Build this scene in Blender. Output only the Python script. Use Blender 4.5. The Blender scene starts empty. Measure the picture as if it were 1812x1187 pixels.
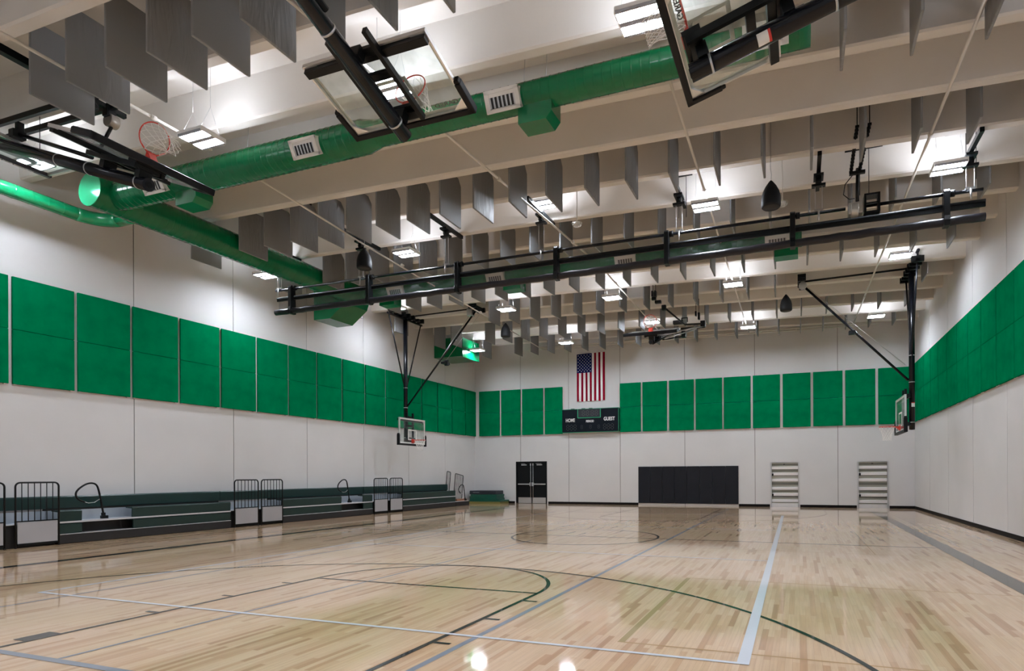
import bpy, bmesh, math, random
from mathutils import Vector, Matrix
random.seed(7)
sc = bpy.context.scene
COL = sc.collection
PI = math.pi

# ------------------------------------------------------------------ camera
F_PX, CX, CY, YAW, ROLL, CAM_H = 1067.4, 1018.0, 838.94, -0.3553, -0.0046, 1.548
W_PX, H_PX = 1812.0, 1187.0
fwd = Vector((math.sin(YAW), math.cos(YAW), 0)); rgt = Vector((math.cos(YAW), -math.sin(YAW), 0)); up = Vector((0, 0, 1))
cr, sr = math.cos(ROLL), math.sin(ROLL)
rgt2 = rgt * cr + up * sr; up2 = rgt * (-sr) + up * cr
cam_d = bpy.data.cameras.new('camera'); cam = bpy.data.objects.new('camera', cam_d); COL.objects.link(cam)
cam_d.sensor_fit = 'HORIZONTAL'; cam_d.sensor_width = 36.0
cam_d.lens = F_PX / W_PX * 36.0
cam_d.shift_x = (W_PX / 2 - CX) / W_PX
cam_d.shift_y = (CY - H_PX / 2) / W_PX
cam_d.clip_start = 0.05; cam_d.clip_end = 200
M = Matrix((rgt2, up2, -fwd)).transposed().to_4x4(); M.translation = Vector((0, 0, CAM_H))
cam.matrix_world = M
sc.camera = cam

# ------------------------------------------------------------------ world, exposure
w = bpy.data.worlds.new('world'); sc.world = w; w.use_nodes = True
w.node_tree.nodes['Background'].inputs[0].default_value = (0.8, 0.85, 0.9, 1)
w.node_tree.nodes['Background'].inputs[1].default_value = 0.02
sc.view_settings.view_transform = 'Standard'; sc.view_settings.look = 'None'
sc.view_settings.gamma = 1.0; sc.view_settings.use_curve_mapping = False
sc.view_settings.exposure = 0.86
LAMP = 135.0      # emission of the lit lens strips
UPL = 46.0       # glow added on top of the fixtures to brighten the ceiling
try:
    sc.cycles.use_denoising = True
    sc.cycles.max_bounces = 8; sc.cycles.diffuse_bounces = 5; sc.cycles.glossy_bounces = 4
    sc.cycles.transmission_bounces = 6; sc.cycles.transparent_max_bounces = 12
    sc.cycles.sample_clamp_indirect = 6.0; sc.cycles.caustics_reflective = False; sc.cycles.caustics_refractive = False
except Exception: pass

# room numbers (metres)
XL, XR, YN, YF = -16.81, 4.66, -1.05, 29.34
def zs(x):       # underside of the roof tees: falls to the right with a slight camber
    return -5.288e-4 * x * x - 2.753e-2 * x + 8.09
PITCH = 1.524
STEMS = [11.75 + PITCH * k for k in range(-9, 12)]
DECK = 0.80

# ------------------------------------------------------------------ materials
MATS = {}
def srgb(r, g, b):
    f = lambda c: (c / 255 / 12.92) if c / 255 <= 0.04045 else ((c / 255 + 0.055) / 1.055) ** 2.4
    return (f(r), f(g), f(b), 1)
def mat(name, col, rough=0.6, metal=0.0, spec=0.5, noise=0.0, nscale=6.0, bump=0.0, bscale=40.0, coat=0.0, alpha=1.0, trans=0.0):
    m = bpy.data.materials.new(name); m.use_nodes = True; nt = m.node_tree; b = nt.nodes['Principled BSDF']
    b.inputs['Base Color'].default_value = col; b.inputs['Roughness'].default_value = rough; b.inputs['Metallic'].default_value = metal
    b.inputs['Specular IOR Level'].default_value = spec
    if coat: b.inputs['Coat Weight'].default_value = coat; b.inputs['Coat Roughness'].default_value = 0.1
    if alpha < 1: b.inputs['Alpha'].default_value = alpha
    if trans: b.inputs['Transmission Weight'].default_value = trans
    if noise:
        tc = nt.nodes.new('ShaderNodeTexCoord'); n = nt.nodes.new('ShaderNodeTexNoise'); n.inputs['Scale'].default_value = nscale; n.inputs['Detail'].default_value = 5
        nt.links.new(tc.outputs['Object'], n.inputs['Vector'])
        mx = nt.nodes.new('ShaderNodeMix'); mx.data_type = 'RGBA'; mx.blend_type = 'MULTIPLY'
        cr_ = nt.nodes.new('ShaderNodeMapRange'); cr_.inputs['From Min'].default_value = 0.3; cr_.inputs['From Max'].default_value = 0.7
        cr_.inputs['To Min'].default_value = 1 - noise; cr_.inputs['To Max'].default_value = 1.0
        nt.links.new(n.outputs['Fac'], cr_.inputs['Value'])
        mx.inputs[0].default_value = 1.0; mx.inputs[6].default_value = col
        nt.links.new(cr_.outputs[0], mx.inputs[7]); nt.links.new(mx.outputs[2], b.inputs['Base Color'])
    if bump:
        tc = nt.nodes.new('ShaderNodeTexCoord'); n = nt.nodes.new('ShaderNodeTexNoise'); n.inputs['Scale'].default_value = bscale; n.inputs['Detail'].default_value = 4
        nt.links.new(tc.outputs['Object'], n.inputs['Vector'])
        bp = nt.nodes.new('ShaderNodeBump'); bp.inputs['Strength'].default_value = bump; bp.inputs['Distance'].default_value = 0.01
        nt.links.new(n.outputs['Fac'], bp.inputs['Height']); nt.links.new(bp.outputs[0], b.inputs['Normal'])
    MATS[name] = m
    return m
def emis(name, col, s):
    m = bpy.data.materials.new(name); m.use_nodes = True; nt = m.node_tree
    for n in list(nt.nodes): nt.nodes.remove(n)
    e = nt.nodes.new('ShaderNodeEmission'); e.inputs[0].default_value = col; e.inputs[1].default_value = s
    o = nt.nodes.new('ShaderNodeOutputMaterial'); nt.links.new(e.outputs[0], o.inputs[0]); MATS[name] = m
    return m

WALL = mat('painted_precast', (0.62, 0.612, 0.612, 1), 0.75, noise=0.06, nscale=0.6, bump=0.08, bscale=120)
CEIL = mat('painted_tee', (0.71, 0.685, 0.65, 1), 0.7, noise=0.08, nscale=0.8, bump=0.1, bscale=60)
JOINT = mat('joint_sealant', (0.14, 0.13, 0.12, 1), 0.8)
BASEB = mat('black_rubber_base', (0.006, 0.005, 0.005, 1), 0.6, spec=0.1)
GREENP = mat('green_fabric_panel', (0.0, 0.185, 0.070, 1), 0.9, spec=0.0, noise=0.22, nscale=2.5, bump=0.25, bscale=200)
DUCT = mat('green_duct_paint', (0.0, 0.150, 0.050, 1), 0.2, noise=0.1, nscale=2, spec=0.4)
DUCTC = mat('green_duct_cap', (0.02, 0.34, 0.15, 1), 0.12, metal=0.5)
GRILLE = mat('white_grille', (0.75, 0.75, 0.73, 1), 0.4)
DARK = mat('dark_void', (0.012, 0.012, 0.012, 1), 0.6)
BLACK = mat('black_powder_coat', (0.004, 0.005, 0.006, 1), 0.35, spec=0.22)
BLACKG = mat('black_gloss_tube', (0.004, 0.005, 0.008, 1), 0.22, spec=0.3)
PAD = mat('black_pad_foam', (0.004, 0.004, 0.005, 1), 0.45, spec=0.2)
WHITEM = mat('white_paint', (0.78, 0.78, 0.76, 1), 0.4)
PIPE = mat('sprinkler_paint', (0.66, 0.63, 0.58, 1), 0.45)
STEEL = mat('galvanised_steel', (0.55, 0.56, 0.57, 1), 0.3, metal=0.9)
ALU = mat('brushed_aluminium', (0.75, 0.76, 0.78, 1), 0.3, metal=0.85)
ORANGE = mat('orange_rim', (0.62, 0.045, 0.025, 1), 0.35)
NETM = mat('white_net_cord', (0.85, 0.83, 0.8, 1), 0.8)
BLEACH = mat('dark_green_seat_plastic', (0.014, 0.034, 0.031, 1), 0.38, spec=0.3, noise=0.1, nscale=3)
BLEACHT = mat('teal_green_bench_plastic', (0.007, 0.030, 0.029, 1), 0.3, spec=0.35)
PLINTH = mat('charcoal_skirt', (0.022, 0.021, 0.022, 1), 0.5, spec=0.25)
FOOT = mat('grey_footboard', (0.48, 0.49, 0.52, 1), 0.3)
RISER = mat('galvanised_riser', (0.42, 0.48, 0.55, 1), 0.3, metal=0.5)
KICK = mat('light_grey_kick_panel', (0.33, 0.33, 0.35, 1), 0.45)
DOORB = mat('black_door_paint', (0.006, 0.007, 0.008, 1), 0.45, spec=0.15)
WPAD = mat('charcoal_wall_pad', (0.017, 0.018, 0.023, 1), 0.55, spec=0.12, noise=0.15, nscale=2)
MATG = mat('green_vinyl_mat', (0.004, 0.085, 0.055, 1), 0.35)
MATY = mat('yellow_vinyl_mat', (0.20, 0.18, 0.05, 1), 0.4)
MATD = mat('navy_black_mat', (0.014, 0.018, 0.028, 1), 0.4)
SBOARD = mat('scoreboard_face', (0.006, 0.009, 0.014, 1), 0.4, spec=0.12)
SBDIG = mat('unlit_digit', (0.03, 0.032, 0.036, 1), 0.5)
SBGRN = mat('scoreboard_green_trim', (0.01, 0.25, 0.12, 1), 0.4)
LETTER = mat('white_lettering', (0.8, 0.8, 0.8, 1), 0.5)
DLETT = mat('dark_lettering', (0.02, 0.02, 0.02, 1), 0.5)
LABELR = mat('red_label', (0.6, 0.04, 0.03, 1), 0.5)
SPK = mat('speaker_shell', (0.012, 0.013, 0.015, 1), 0.6, spec=0.2)
FLAGR = mat('flag_red', (0.22, 0.003, 0.018, 1), 0.8, spec=0.05)
FLAGW = mat('flag_white', (0.75, 0.72, 0.74, 1), 0.7)
FLAGB = mat('flag_blue', (0.005, 0.011, 0.08, 1), 0.8, spec=0.05)
LENS = emis('lit_lens', (0.84, 0.90, 1.0, 1), LAMP)
FILLU = emis('ceiling_fill_glow', (0.86, 0.90, 1.0, 1), UPL)  # emission for the added ceiling fill, not a lens
def louver():
    return mat('fixture_louver', (0.30, 0.30, 0.33, 1), 0.5)
LOUV = louver()

def glassmat():
    m = bpy.data.materials.new('clear_tempered_glass'); m.use_nodes = True; nt = m.node_tree
    for n in list(nt.nodes): nt.nodes.remove(n)
    t = nt.nodes.new('ShaderNodeBsdfTransparent'); t.inputs[0].default_value = (0.93, 0.965, 0.955, 1)
    g = nt.nodes.new('ShaderNodeBsdfGlossy'); g.inputs['Roughness'].default_value = 0.03; g.inputs[0].default_value = (0.9, 0.95, 0.95, 1)
    d = nt.nodes.new('ShaderNodeBsdfDiffuse'); d.inputs[0].default_value = (0.55, 0.6, 0.6, 1)
    lw = nt.nodes.new('ShaderNodeLayerWeight'); lw.inputs[0].default_value = 0.5; pw = nt.nodes.new('ShaderNodeMath'); pw.operation = 'POWER'; pw.inputs[1].default_value = 4.0; nt.links.new(lw.outputs['Facing'], pw.inputs[0]); fr = nt.nodes.new('ShaderNodeMath'); fr.operation = 'MULTIPLY_ADD'; fr.inputs[1].default_value = 0.75; fr.inputs[2].default_value = 0.03; nt.links.new(pw.outputs[0], fr.inputs[0])
    mx = nt.nodes.new('ShaderNodeMixShader'); nt.links.new(fr.outputs[0], mx.inputs[0]); nt.links.new(t.outputs[0], mx.inputs[1]); nt.links.new(g.outputs[0], mx.inputs[2])
    tc = nt.nodes.new('ShaderNodeTexCoord'); n = nt.nodes.new('ShaderNodeTexNoise'); n.inputs['Scale'].default_value = 4; n.inputs['Detail'].default_value = 6
    mr = nt.nodes.new('ShaderNodeMapRange'); mr.inputs['From Min'].default_value = 0.42; mr.inputs['From Max'].default_value = 0.75; mr.inputs['To Min'].default_value = 0.02; mr.inputs['To Max'].default_value = 0.14
    nt.links.new(tc.outputs['Object'], n.inputs['Vector']); nt.links.new(n.outputs['Fac'], mr.inputs['Value'])
    m2 = nt.nodes.new('ShaderNodeMixShader'); nt.links.new(mr.outputs[0], m2.inputs[0]); nt.links.new(mx.outputs[0], m2.inputs[1]); nt.links.new(d.outputs[0], m2.inputs[2])
    o = nt.nodes.new('ShaderNodeOutputMaterial'); nt.links.new(m2.outputs[0], o.inputs[0]); return m
GLASS = glassmat()
def meshmat():
    m = bpy.data.materials.new('curtain_mesh_vinyl'); m.use_nodes = True; nt = m.node_tree
    for n in list(nt.nodes): nt.nodes.remove(n)
    t = nt.nodes.new('ShaderNodeBsdfTransparent'); t.inputs[0].default_value = (1, 1, 1, 1)
    d = nt.nodes.new('ShaderNodeBsdfPrincipled'); d.inputs['Base Color'].default_value = (0.10, 0.10, 0.105, 1); d.inputs['Roughness'].default_value = 0.4
    mx = nt.nodes.new('ShaderNodeMixShader'); mx.inputs[0].default_value = 0.45
    nt.links.new(t.outputs[0], mx.inputs[1]); nt.links.new(d.outputs[0], mx.inputs[2])
    o = nt.nodes.new('ShaderNodeOutputMaterial'); nt.links.new(mx.outputs[0], o.inputs[0]); return m
MESH = meshmat()
def bafmat():
    m = mat('grey_baffle_fabric', (0.235, 0.242, 0.25, 1), 0.55, spec=0.35)
    nt = m.node_tree; b = nt.nodes['Principled BSDF']
    tc = nt.nodes.new('ShaderNodeTexCoord'); oi = nt.nodes.new('ShaderNodeObjectInfo')
    mp = nt.nodes.new('ShaderNodeMapping'); mp.inputs['Scale'].default_value = (1, 2.4, 0.5); mp.inputs['Rotation'].default_value = (0.35, 0, 0)
    add = nt.nodes.new('ShaderNodeVectorMath'); add.operation = 'ADD'
    cmb = nt.nodes.new('ShaderNodeCombineXYZ'); mu = nt.nodes.new('ShaderNodeMath'); mu.operation = 'MULTIPLY'; mu.inputs[1].default_value = 37.0
    nt.links.new(oi.outputs['Random'], mu.inputs[0]); nt.links.new(mu.outputs[0], cmb.inputs[1])
    nt.links.new(tc.outputs['Object'], add.inputs[0]); nt.links.new(cmb.outputs[0], add.inputs[1]); nt.links.new(add.outputs[0], mp.inputs[0])
    n = nt.nodes.new('ShaderNodeTexNoise'); n.inputs['Scale'].default_value = 2.6; n.inputs['Detail'].default_value = 2; n.inputs['Distortion'].default_value = 0.8
    nt.links.new(mp.outputs[0], n.inputs['Vector'])
    bp = nt.nodes.new('ShaderNodeBump'); bp.inputs['Distance'].default_value = 0.09
    mr = nt.nodes.new('ShaderNodeMapRange'); mr.inputs['From Min'].default_value = 0.45; mr.inputs['From Max'].default_value = 0.9; mr.inputs['To Min'].default_value = 0.03; mr.inputs['To Max'].default_value = 0.6
    nt.links.new(oi.outputs['Random'], mr.inputs['Value']); nt.links.new(mr.outputs[0], bp.inputs['Strength'])
    nt.links.new(n.outputs['Fac'], bp.inputs['Height']); nt.links.new(bp.outputs[0], b.inputs['Normal'])
    return m
BAF = bafmat()

def woodmat():
    m = bpy.data.materials.new('maple_strip_floor'); m.use_nodes = True; nt = m.node_tree; b = nt.nodes['Principled BSDF']; L = nt.links
    tc = nt.nodes.new('ShaderNodeTexCoord')
    mp = nt.nodes.new('ShaderNodeMapping'); mp.inputs['Rotation'].default_value = (0, 0, PI / 2); L.new(tc.outputs['Object'], mp.inputs[0])
    def brick(bw, rh, off, c1, c2, mort):
        br = nt.nodes.new('ShaderNodeTexBrick'); br.offset = off; br.offset_frequency = 2; br.squash = 1
        br.inputs['Color1'].default_value = c1; br.inputs['Color2'].default_value = c2; br.inputs['Mortar'].default_value = mort
        br.inputs['Scale'].default_value = 1; br.inputs['Mortar Size'].default_value = 0.0006; br.inputs['Mortar Smooth'].default_value = 0.3
        br.inputs['Brick Width'].default_value = bw; br.inputs['Row Height'].default_value = rh; L.new(mp.outputs[0], br.inputs['Vector']); return br
    b1 = brick(0.75, 0.057, 0.37, (0, 0, 0, 1), (1, 1, 1, 1), (0.0, 0.0, 0.0, 1))
    ramp = nt.nodes.new('ShaderNodeValToRGB'); e = ramp.color_ramp.elements
    e[0].position = 0.0; e[0].color = srgb(176, 134, 98); e[1].position = 1.0; e[1].color = srgb(217, 186, 155)
    for p, c in ((0.07, srgb(194, 154, 119)), (0.2, srgb(206, 170, 136)), (0.5, srgb(213, 180, 147)), (0.8, srgb(215, 183, 151))):
        k = e.new(p); k.color = c
    L.new(b1.outputs['Color'], ramp.inputs[0])
    mp2 = nt.nodes.new('ShaderNodeMapping'); mp2.inputs['Scale'].default_value = (0.6, 14, 1); L.new(mp.outputs[0], mp2.inputs[0])
    n = nt.nodes.new('ShaderNodeTexNoise'); n.inputs['Scale'].default_value = 3; n.inputs['Detail'].default_value = 8; L.new(mp2.outputs[0], n.inputs['Vector'])
    mr = nt.nodes.new('ShaderNodeMapRange'); mr.inputs['From Min'].default_value = 0.3; mr.inputs['From Max'].default_value = 0.7; mr.inputs['To Min'].default_value = 0.88; mr.inputs['To Max'].default_value = 1.04
    L.new(n.outputs['Fac'], mr.inputs['Value'])
    mx = nt.nodes.new('ShaderNodeMix'); mx.data_type = 'RGBA'; mx.blend_type = 'MULTIPLY'; mx.inputs[0].default_value = 1
    L.new(ramp.outputs[0], mx.inputs[6]); L.new(mr.outputs[0], mx.inputs[7])
    n3 = nt.nodes.new('ShaderNodeTexNoise'); n3.inputs['Scale'].default_value = 0.55; n3.inputs['Detail'].default_value = 2; L.new(mp.outputs[0], n3.inputs['Vector'])
    mr3 = nt.nodes.new('ShaderNodeMapRange'); mr3.inputs['From Min'].default_value = 0.4; mr3.inputs['From Max'].default_value = 0.65; L.new(n3.outputs['Fac'], mr3.inputs['Value'])
    mx3 = nt.nodes.new('ShaderNodeMix'); mx3.data_type = 'RGBA'; mx3.blend_type = 'MULTIPLY'; mx3.inputs[7].default_value = (0.93, 0.94, 0.82, 1)
    L.new(mr3.outputs[0], mx3.inputs[0]); L.new(mx.outputs[2], mx3.inputs[6])
    mo = nt.nodes.new('ShaderNodeMix'); mo.data_type = 'RGBA'; mo.blend_type = 'MIX'; mo.inputs[7].default_value = (0.22, 0.14, 0.09, 1)
    m5 = nt.nodes.new('ShaderNodeMath'); m5.operation = 'MULTIPLY'; m5.inputs[1].default_value = 0.5; L.new(b1.outputs['Fac'], m5.inputs[0]); L.new(m5.outputs[0], mo.inputs[0])
    L.new(mx3.outputs[2], mo.inputs[6]); L.new(mo.outputs[2], b.inputs['Base Color'])
    b.inputs['Roughness'].default_value = 0.35; b.inputs['Specular IOR Level'].default_value = 0.15; b.inputs['Coat Weight'].default_value = 1.0; b.inputs['Coat Roughness'].default_value = 0.06; b.inputs['Coat IOR'].default_value = 1.42
    n2 = nt.nodes.new('ShaderNodeTexNoise'); n2.inputs['Scale'].default_value = 2.5; n2.inputs['Detail'].default_value = 3; L.new(mp2.outputs[0], n2.inputs['Vector'])
    bp = nt.nodes.new('ShaderNodeBump'); bp.inputs['Strength'].default_value = 0.035; bp.inputs['Distance'].default_value = 0.005
    L.new(n2.outputs['Fac'], bp.inputs['Height']); L.new(bp.outputs[0], b.inputs['Normal'])
    return m
WOOD = woodmat()
def paint(name, c, r=0.17):
    m = mat(name, c, 0.4, spec=0.05, coat=1.0); b = m.node_tree.nodes['Principled BSDF']; b.inputs['Coat Roughness'].default_value = 0.06; b.inputs['Coat IOR'].default_value = 1.33
    return m
PBLK = paint('court_line_black', (0.004, 0.006, 0.005, 1)); PGRY = paint('court_line_grey', (0.038, 0.038, 0.037, 1))
PWHT = paint('court_line_white', (0.62, 0.66, 0.72, 1)); PBLU = paint('court_line_slate', (0.22, 0.25, 0.30, 1))
PTAN = paint('court_line_tan', (0.42, 0.27, 0.13, 1)); POLV = paint('court_line_olive', (0.36, 0.27, 0.12, 1))

# ------------------------------------------------------------------ mesh helpers
def box(bm, c, s, rot=None, mi=0):
    r = bmesh.ops.create_cube(bm, size=1.0)
    mtx = Matrix.Translation(Vector(c)) @ (rot.to_4x4() if rot else Matrix.Identity(4)) @ Matrix.Diagonal((s[0], s[1], s[2], 1))
    bmesh.ops.transform(bm, matrix=mtx, verts=r['verts'])
    if mi:
        for f in {f for v in r['verts'] for f in v.link_faces}: f.material_index = mi
    return r['verts']
def bxx(bm, x0, x1, y0, y1, z0, z1, mi=0):
    return box(bm, ((x0 + x1) / 2, (y0 + y1) / 2, (z0 + z1) / 2), (abs(x1 - x0), abs(y1 - y0), abs(z1 - z0)), mi=mi)
def tube(bm, a, b, r, seg=10, r2=None, caps=True):
    a = Vector(a); b = Vector(b); d = b - a; L = d.length
    if L < 1e-6: return
    q = Vector((0, 0, 1)).rotation_difference(d.normalized()).to_matrix().to_4x4()
    res = bmesh.ops.create_cone(bm, cap_ends=caps, segments=seg, radius1=r, radius2=r if r2 is None else r2, depth=L)
    bmesh.ops.transform(bm, matrix=Matrix.Translation((a + b) / 2) @ q, verts=res['verts'])
    for f in {f for v in res['verts'] for f in v.link_faces}:
        if len(f.verts) == 4: f.smooth = True
def path(bm, pts, r, seg=8):
    pts = [Vector(p) for p in pts]; rings = []; n = len(pts); pn = None
    for i, p in enumerate(pts):
        t = (pts[min(i + 1, n - 1)] - pts[max(i - 1, 0)]).normalized()
        if pn is None:
            pn = t.orthogonal().normalized()
        else:
            pn = (pn - t * pn.dot(t)).normalized()
        bn = t.cross(pn)
        rings.append([bm.verts.new(p + pn * (math.cos(2 * PI * k / seg) * r) + bn * (math.sin(2 * PI * k / seg) * r)) for k in range(seg)])
    for i in range(n - 1):
        for k in range(seg):
            f = bm.faces.new((rings[i][k], rings[i][(k + 1) % seg], rings[i + 1][(k + 1) % seg], rings[i + 1][k])); f.smooth = True
    bm.faces.new(rings[0][::-1]); bm.faces.new(rings[-1])
def lathe(bm, prof, seg=20, M_=None):
    rings = []
    for r, z in prof:
        if r < 1e-5: rings.append([bm.verts.new((0, 0, z))])
        else: rings.append([bm.verts.new((r * math.cos(2 * PI * k / seg), r * math.sin(2 * PI * k / seg), z)) for k in range(seg)])
    for i in range(len(rings) - 1):
        A, B = rings[i], rings[i + 1]
        for k in range(seg):
            k2 = (k + 1) % seg
            vs = [A[k % len(A)], A[k2 % len(A)], B[k2 % len(B)], B[k % len(B)]]
            u = []
            for v in vs:
                if v not in u: u.append(v)
            if len(u) >= 3:
                f = bm.faces.new(u); f.smooth = True
    if M_ is not None:
        bmesh.ops.transform(bm, matrix=M_, verts=[v for r_ in rings for v in r_])
def extr(bm, poly, axis, a0, a1, mi=0):
    """prism: poly of 2-D points in the plane normal to axis"""
    def P(p, a):
        return (a, p[0], p[1]) if axis == 'x' else ((p[0], a, p[1]) if axis == 'y' else (p[0], p[1], a))
    A = [bm.verts.new(P(p, a0)) for p in poly]; B = [bm.verts.new(P(p, a1)) for p in poly]; n = len(poly)
    fs = [bm.faces.new(A[::-1]), bm.faces.new(B)]
    for i in range(n): fs.append(bm.faces.new((A[i], A[(i + 1) % n], B[(i + 1) % n], B[i])))
    for f in fs: f.material_index = mi
def obj(name, bm, m, parent=None, bevel=0.0, loc=None):
    bmesh.ops.recalc_face_normals(bm, faces=bm.faces)
    me = bpy.data.meshes.new(name); bm.to_mesh(me); bm.free()
    for mm in (m if isinstance(m, (list, tuple)) else [m]): me.materials.append(mm)
    o = bpy.data.objects.new(name, me); COL.objects.link(o)
    if parent: o.parent = parent
    if loc: o.location = loc
    if bevel:
        b = o.modifiers.new('bevel', 'BEVEL'); b.width = bevel; b.segments = 2; b.limit_method = 'ANGLE'
    return o
def thing(name, label, cat, loc=(0, 0, 0), group=None):
    o = bpy.data.objects.new(name, None); COL.objects.link(o); o.location = loc; o.empty_display_size = 0.1
    o['label'] = label; o['category'] = cat
    if group: o['group'] = group
    return o
def tag(o, label, cat, group=None):
    o['label'] = label; o['category'] = cat
    if group: o['group'] = group
    return o
def struct(name, bm, m, parent=None, bevel=0.0):
    o = obj(name, bm, m, parent, bevel)
    if not parent: o['kind'] = 'structure'
    return o
NB = bmesh.new
ORD = ['first', 'second', 'third', 'fourth', 'fifth', 'sixth', 'seventh', 'eighth', 'ninth', 'tenth', 'eleventh', 'twelfth', 'thirteenth',
       'fourteenth', 'fifteenth', 'sixteenth', 'seventeenth', 'eighteenth', 'nineteenth', 'twentieth', 'twenty-first', 'twenty-second', 'twenty-third', 'twenty-fourth', 'twenty-fifth', 'twenty-sixth']
def copy_tree(o, parent=None):
    c = o.copy(); COL.objects.link(c)
    if parent: c.parent = parent
    for ch in list(o.children): copy_tree(ch, c)
    return c
def pix(x, y, z):
    d = Vector((x, y, z - CAM_H)); k = d.dot(fwd)
    if k <= 0.05: return None
    return CX + F_PX * d.dot(rgt2) / k, CY - F_PX * d.dot(up2) / k
def seen(x, y, z, mg=20):
    p = pix(x, y, z); return p is not None and -mg < p[0] < W_PX + mg and -mg < p[1] < H_PX + mg

# ------------------------------------------------------------------ room shell
bm = NB(); bxx(bm, XL - 0.3, XR + 0.3, YN - 0.3, YF + 0.3, -0.25, 0.0)
def strip(x0, y0, x1, y1, wd, mi, z=0.003):
    a = Vector((x0, y0, 0)); b = Vector((x1, y1, 0)); t = (b - a).normalized(); n = Vector((-t.y, t.x, 0)) * wd / 2
    f = bm.faces.new([bm.verts.new(p + Vector((0, 0, z))) for p in (a - n, b - n, b + n, a + n)]); f.material_index = mi
def arc(cx_, cy_, r, a0, a1, wd, mi, n=64, z=0.0034):
    pr = None
    for i in range(n + 1):
        a = math.radians(a0 + (a1 - a0) * i / n)
        cur = [bm.verts.new((cx_ + rr * math.cos(a), cy_ + rr * math.sin(a), z)) for rr in (r - wd / 2, r + wd / 2)]
        if pr:
            f = bm.faces.new((pr[0], pr[1], cur[1], cur[0])); f.material_index = mi
        pr = cur
CC = -5.006; CYM = 14.166; LNW = 0.055; KR = 1.81
for sgn in (1, -1):
    by = CYM - sgn * 12.80; ft = CYM - sgn * (CYM - 7.18); hy = CYM - sgn * (CYM - 2.982)
    strip(CC - KR, by, CC - KR, ft, LNW, 1); strip(CC + KR, by, CC + KR, ft, LNW, 1); strip(CC - KR, ft, CC + KR, ft, LNW, 1)
    if sgn > 0: arc(CC, ft, KR, 0, 180, LNW, 1); arc(CC, hy, 5.995, 0, 180, LNW, 1, 120)
    else: arc(CC, ft, KR, 180, 360, LNW, 1); arc(CC, hy, 5.995, 180, 360, LNW, 1, 120)
    for dx in (-5.995, 5.995): strip(CC + dx, by, CC + dx, hy, LNW, 1)
    strip(-12.63, by, 2.63, by, LNW, 1)
    for s in (-1, 1):
        x0 = CC + s * (KR + 0.03); x1 = CC + s * (KR + 0.2)
        for ty in (4.77, 5.74, 6.71): strip(x0, CYM - sgn * (CYM - ty), x1, CYM - sgn * (CYM - ty), 0.05, 1)
        strip(x0, CYM - sgn * (CYM - 3.665), x1, CYM - sgn * (CYM - 3.665), 0.30, 1)
arc(CC, CYM, 1.81, 0, 360, LNW, 1, 96); strip(-12.63, CYM, 2.63, CYM, LNW, 1)
strip(2.79, 1.36, 2.79, 26.95, 0.28, 2); strip(-12.74, 1.36, -12.74, 26.95, 0.22, 1)
strip(-9.55, 5.07, -0.45, 5.07, 0.05, 3, 0.0044); strip(-9.55, 23.26, -0.45, 23.26, 0.05, 3, 0.0044)
strip(-9.52, 5.07, -9.52, 23.26, 0.06, 3, 0.0042); strip(-0.435, 5.046, -0.57, 23.28, 0.10, 3, 0.0048)
for y in (11.16, 17.16): strip(-9.5, y, -0.5, y, 0.05, 3, 0.0044)
strip(-2.89, 1.5, -2.89, 26.8, 0.065, 4, 0.0024); strip(-5.9, 3.2, -5.9, 12.9, 0.04, 4, 0.0024); strip(-8.91, 1.5, -8.91, 26.8, 0.045, 4, 0.0024)
strip(-8.9, 3.235, -2.9, 3.235, 0.075, 4, 0.0026)
strip(-1.545, 5.36, -1.545, 8.98, 0.065, 6, 0.0018); strip(-1.58, 5.36, 2.6, 5.36, 0.03, 5, 0.0015); strip(-1.58, 8.98, 2.6, 8.98, 0.03, 5, 0.0015)
strip(1.345, 12.65, 1.345, 24.0, 0.02, 5, 0.0015); strip(3.22, 15, 3.22, 25, 0.02, 2, 0.0015); strip(-9.5, 12.68, 2.6, 12.68, 0.02, 5, 0.0015)
struct('floor', bm, [WOOD, PBLK, PGRY, PWHT, PBLU, PTAN, POLV])

def wall(name, axis, pos, joints, a0, a1, outward, openings=()):
    """wall with a tiny recessed joint; built as bays"""
    bm = NB(); H = 9.35; js = [a0] + [j for j in joints if a0 < j < a1] + [a1]; g = 0.011; th = 0.25
    for i in range(len(js) - 1):
        s0 = js[i] + (g if i else 0); s1 = js[i + 1] - (g if i < len(js) - 2 else 0)
        cuts = sorted([o for o in openings if o[0] < s1 and o[1] > s0])
        segs = []; cur = s0
        for (u0, u1, h) in cuts:
            u0c = max(u0, s0); u1c = min(u1, s1)
            if u0c > cur: segs.append((cur, u0c, 0))
            segs.append((u0c, u1c, h)); cur = u1c
        if cur < s1: segs.append((cur, s1, 0))
        for (u0, u1, z0) in segs:
            if axis == 'x': bxx(bm, pos, pos + outward * th, u0, u1, z0, H)
            else: bxx(bm, u0, u1, pos, pos + outward * th, z0, H)
    if axis == 'x': bxx(bm, pos + outward * 0.02, pos + outward * 0.3, a0, a1, 0, H, mi=1) if not openings else None
    else:
        # sealant behind the joints only
        for j in js[1:-1]:
            hz = max([o[2] for o in openings if o[0] < j < o[1]] + [0])
            bxx(bm, j - g, j + g, pos + outward * 0.012, pos + outward * 0.1, hz, H, mi=1)
    return struct(name, bm, [WALL, JOINT])
wall('wall_left', 'x', XL, [-1.0 + 0, 2.0, 5.03, 8.07, 11.12, 14.17, 17.22, 20.27, 23.32, 26.37], YN, YF, -1)
wall('wall_right', 'x', XR, [2.0, 4.9, 7.95, 11.0, 14.02, 17.08, 20.1, 23.15, 26.2], YN, YF, 1)
OPEN = [(-14.29, -12.48, 2.24), (-1.23, 0.0, 2.04), (2.43, 3.64, 2.04)]
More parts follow.
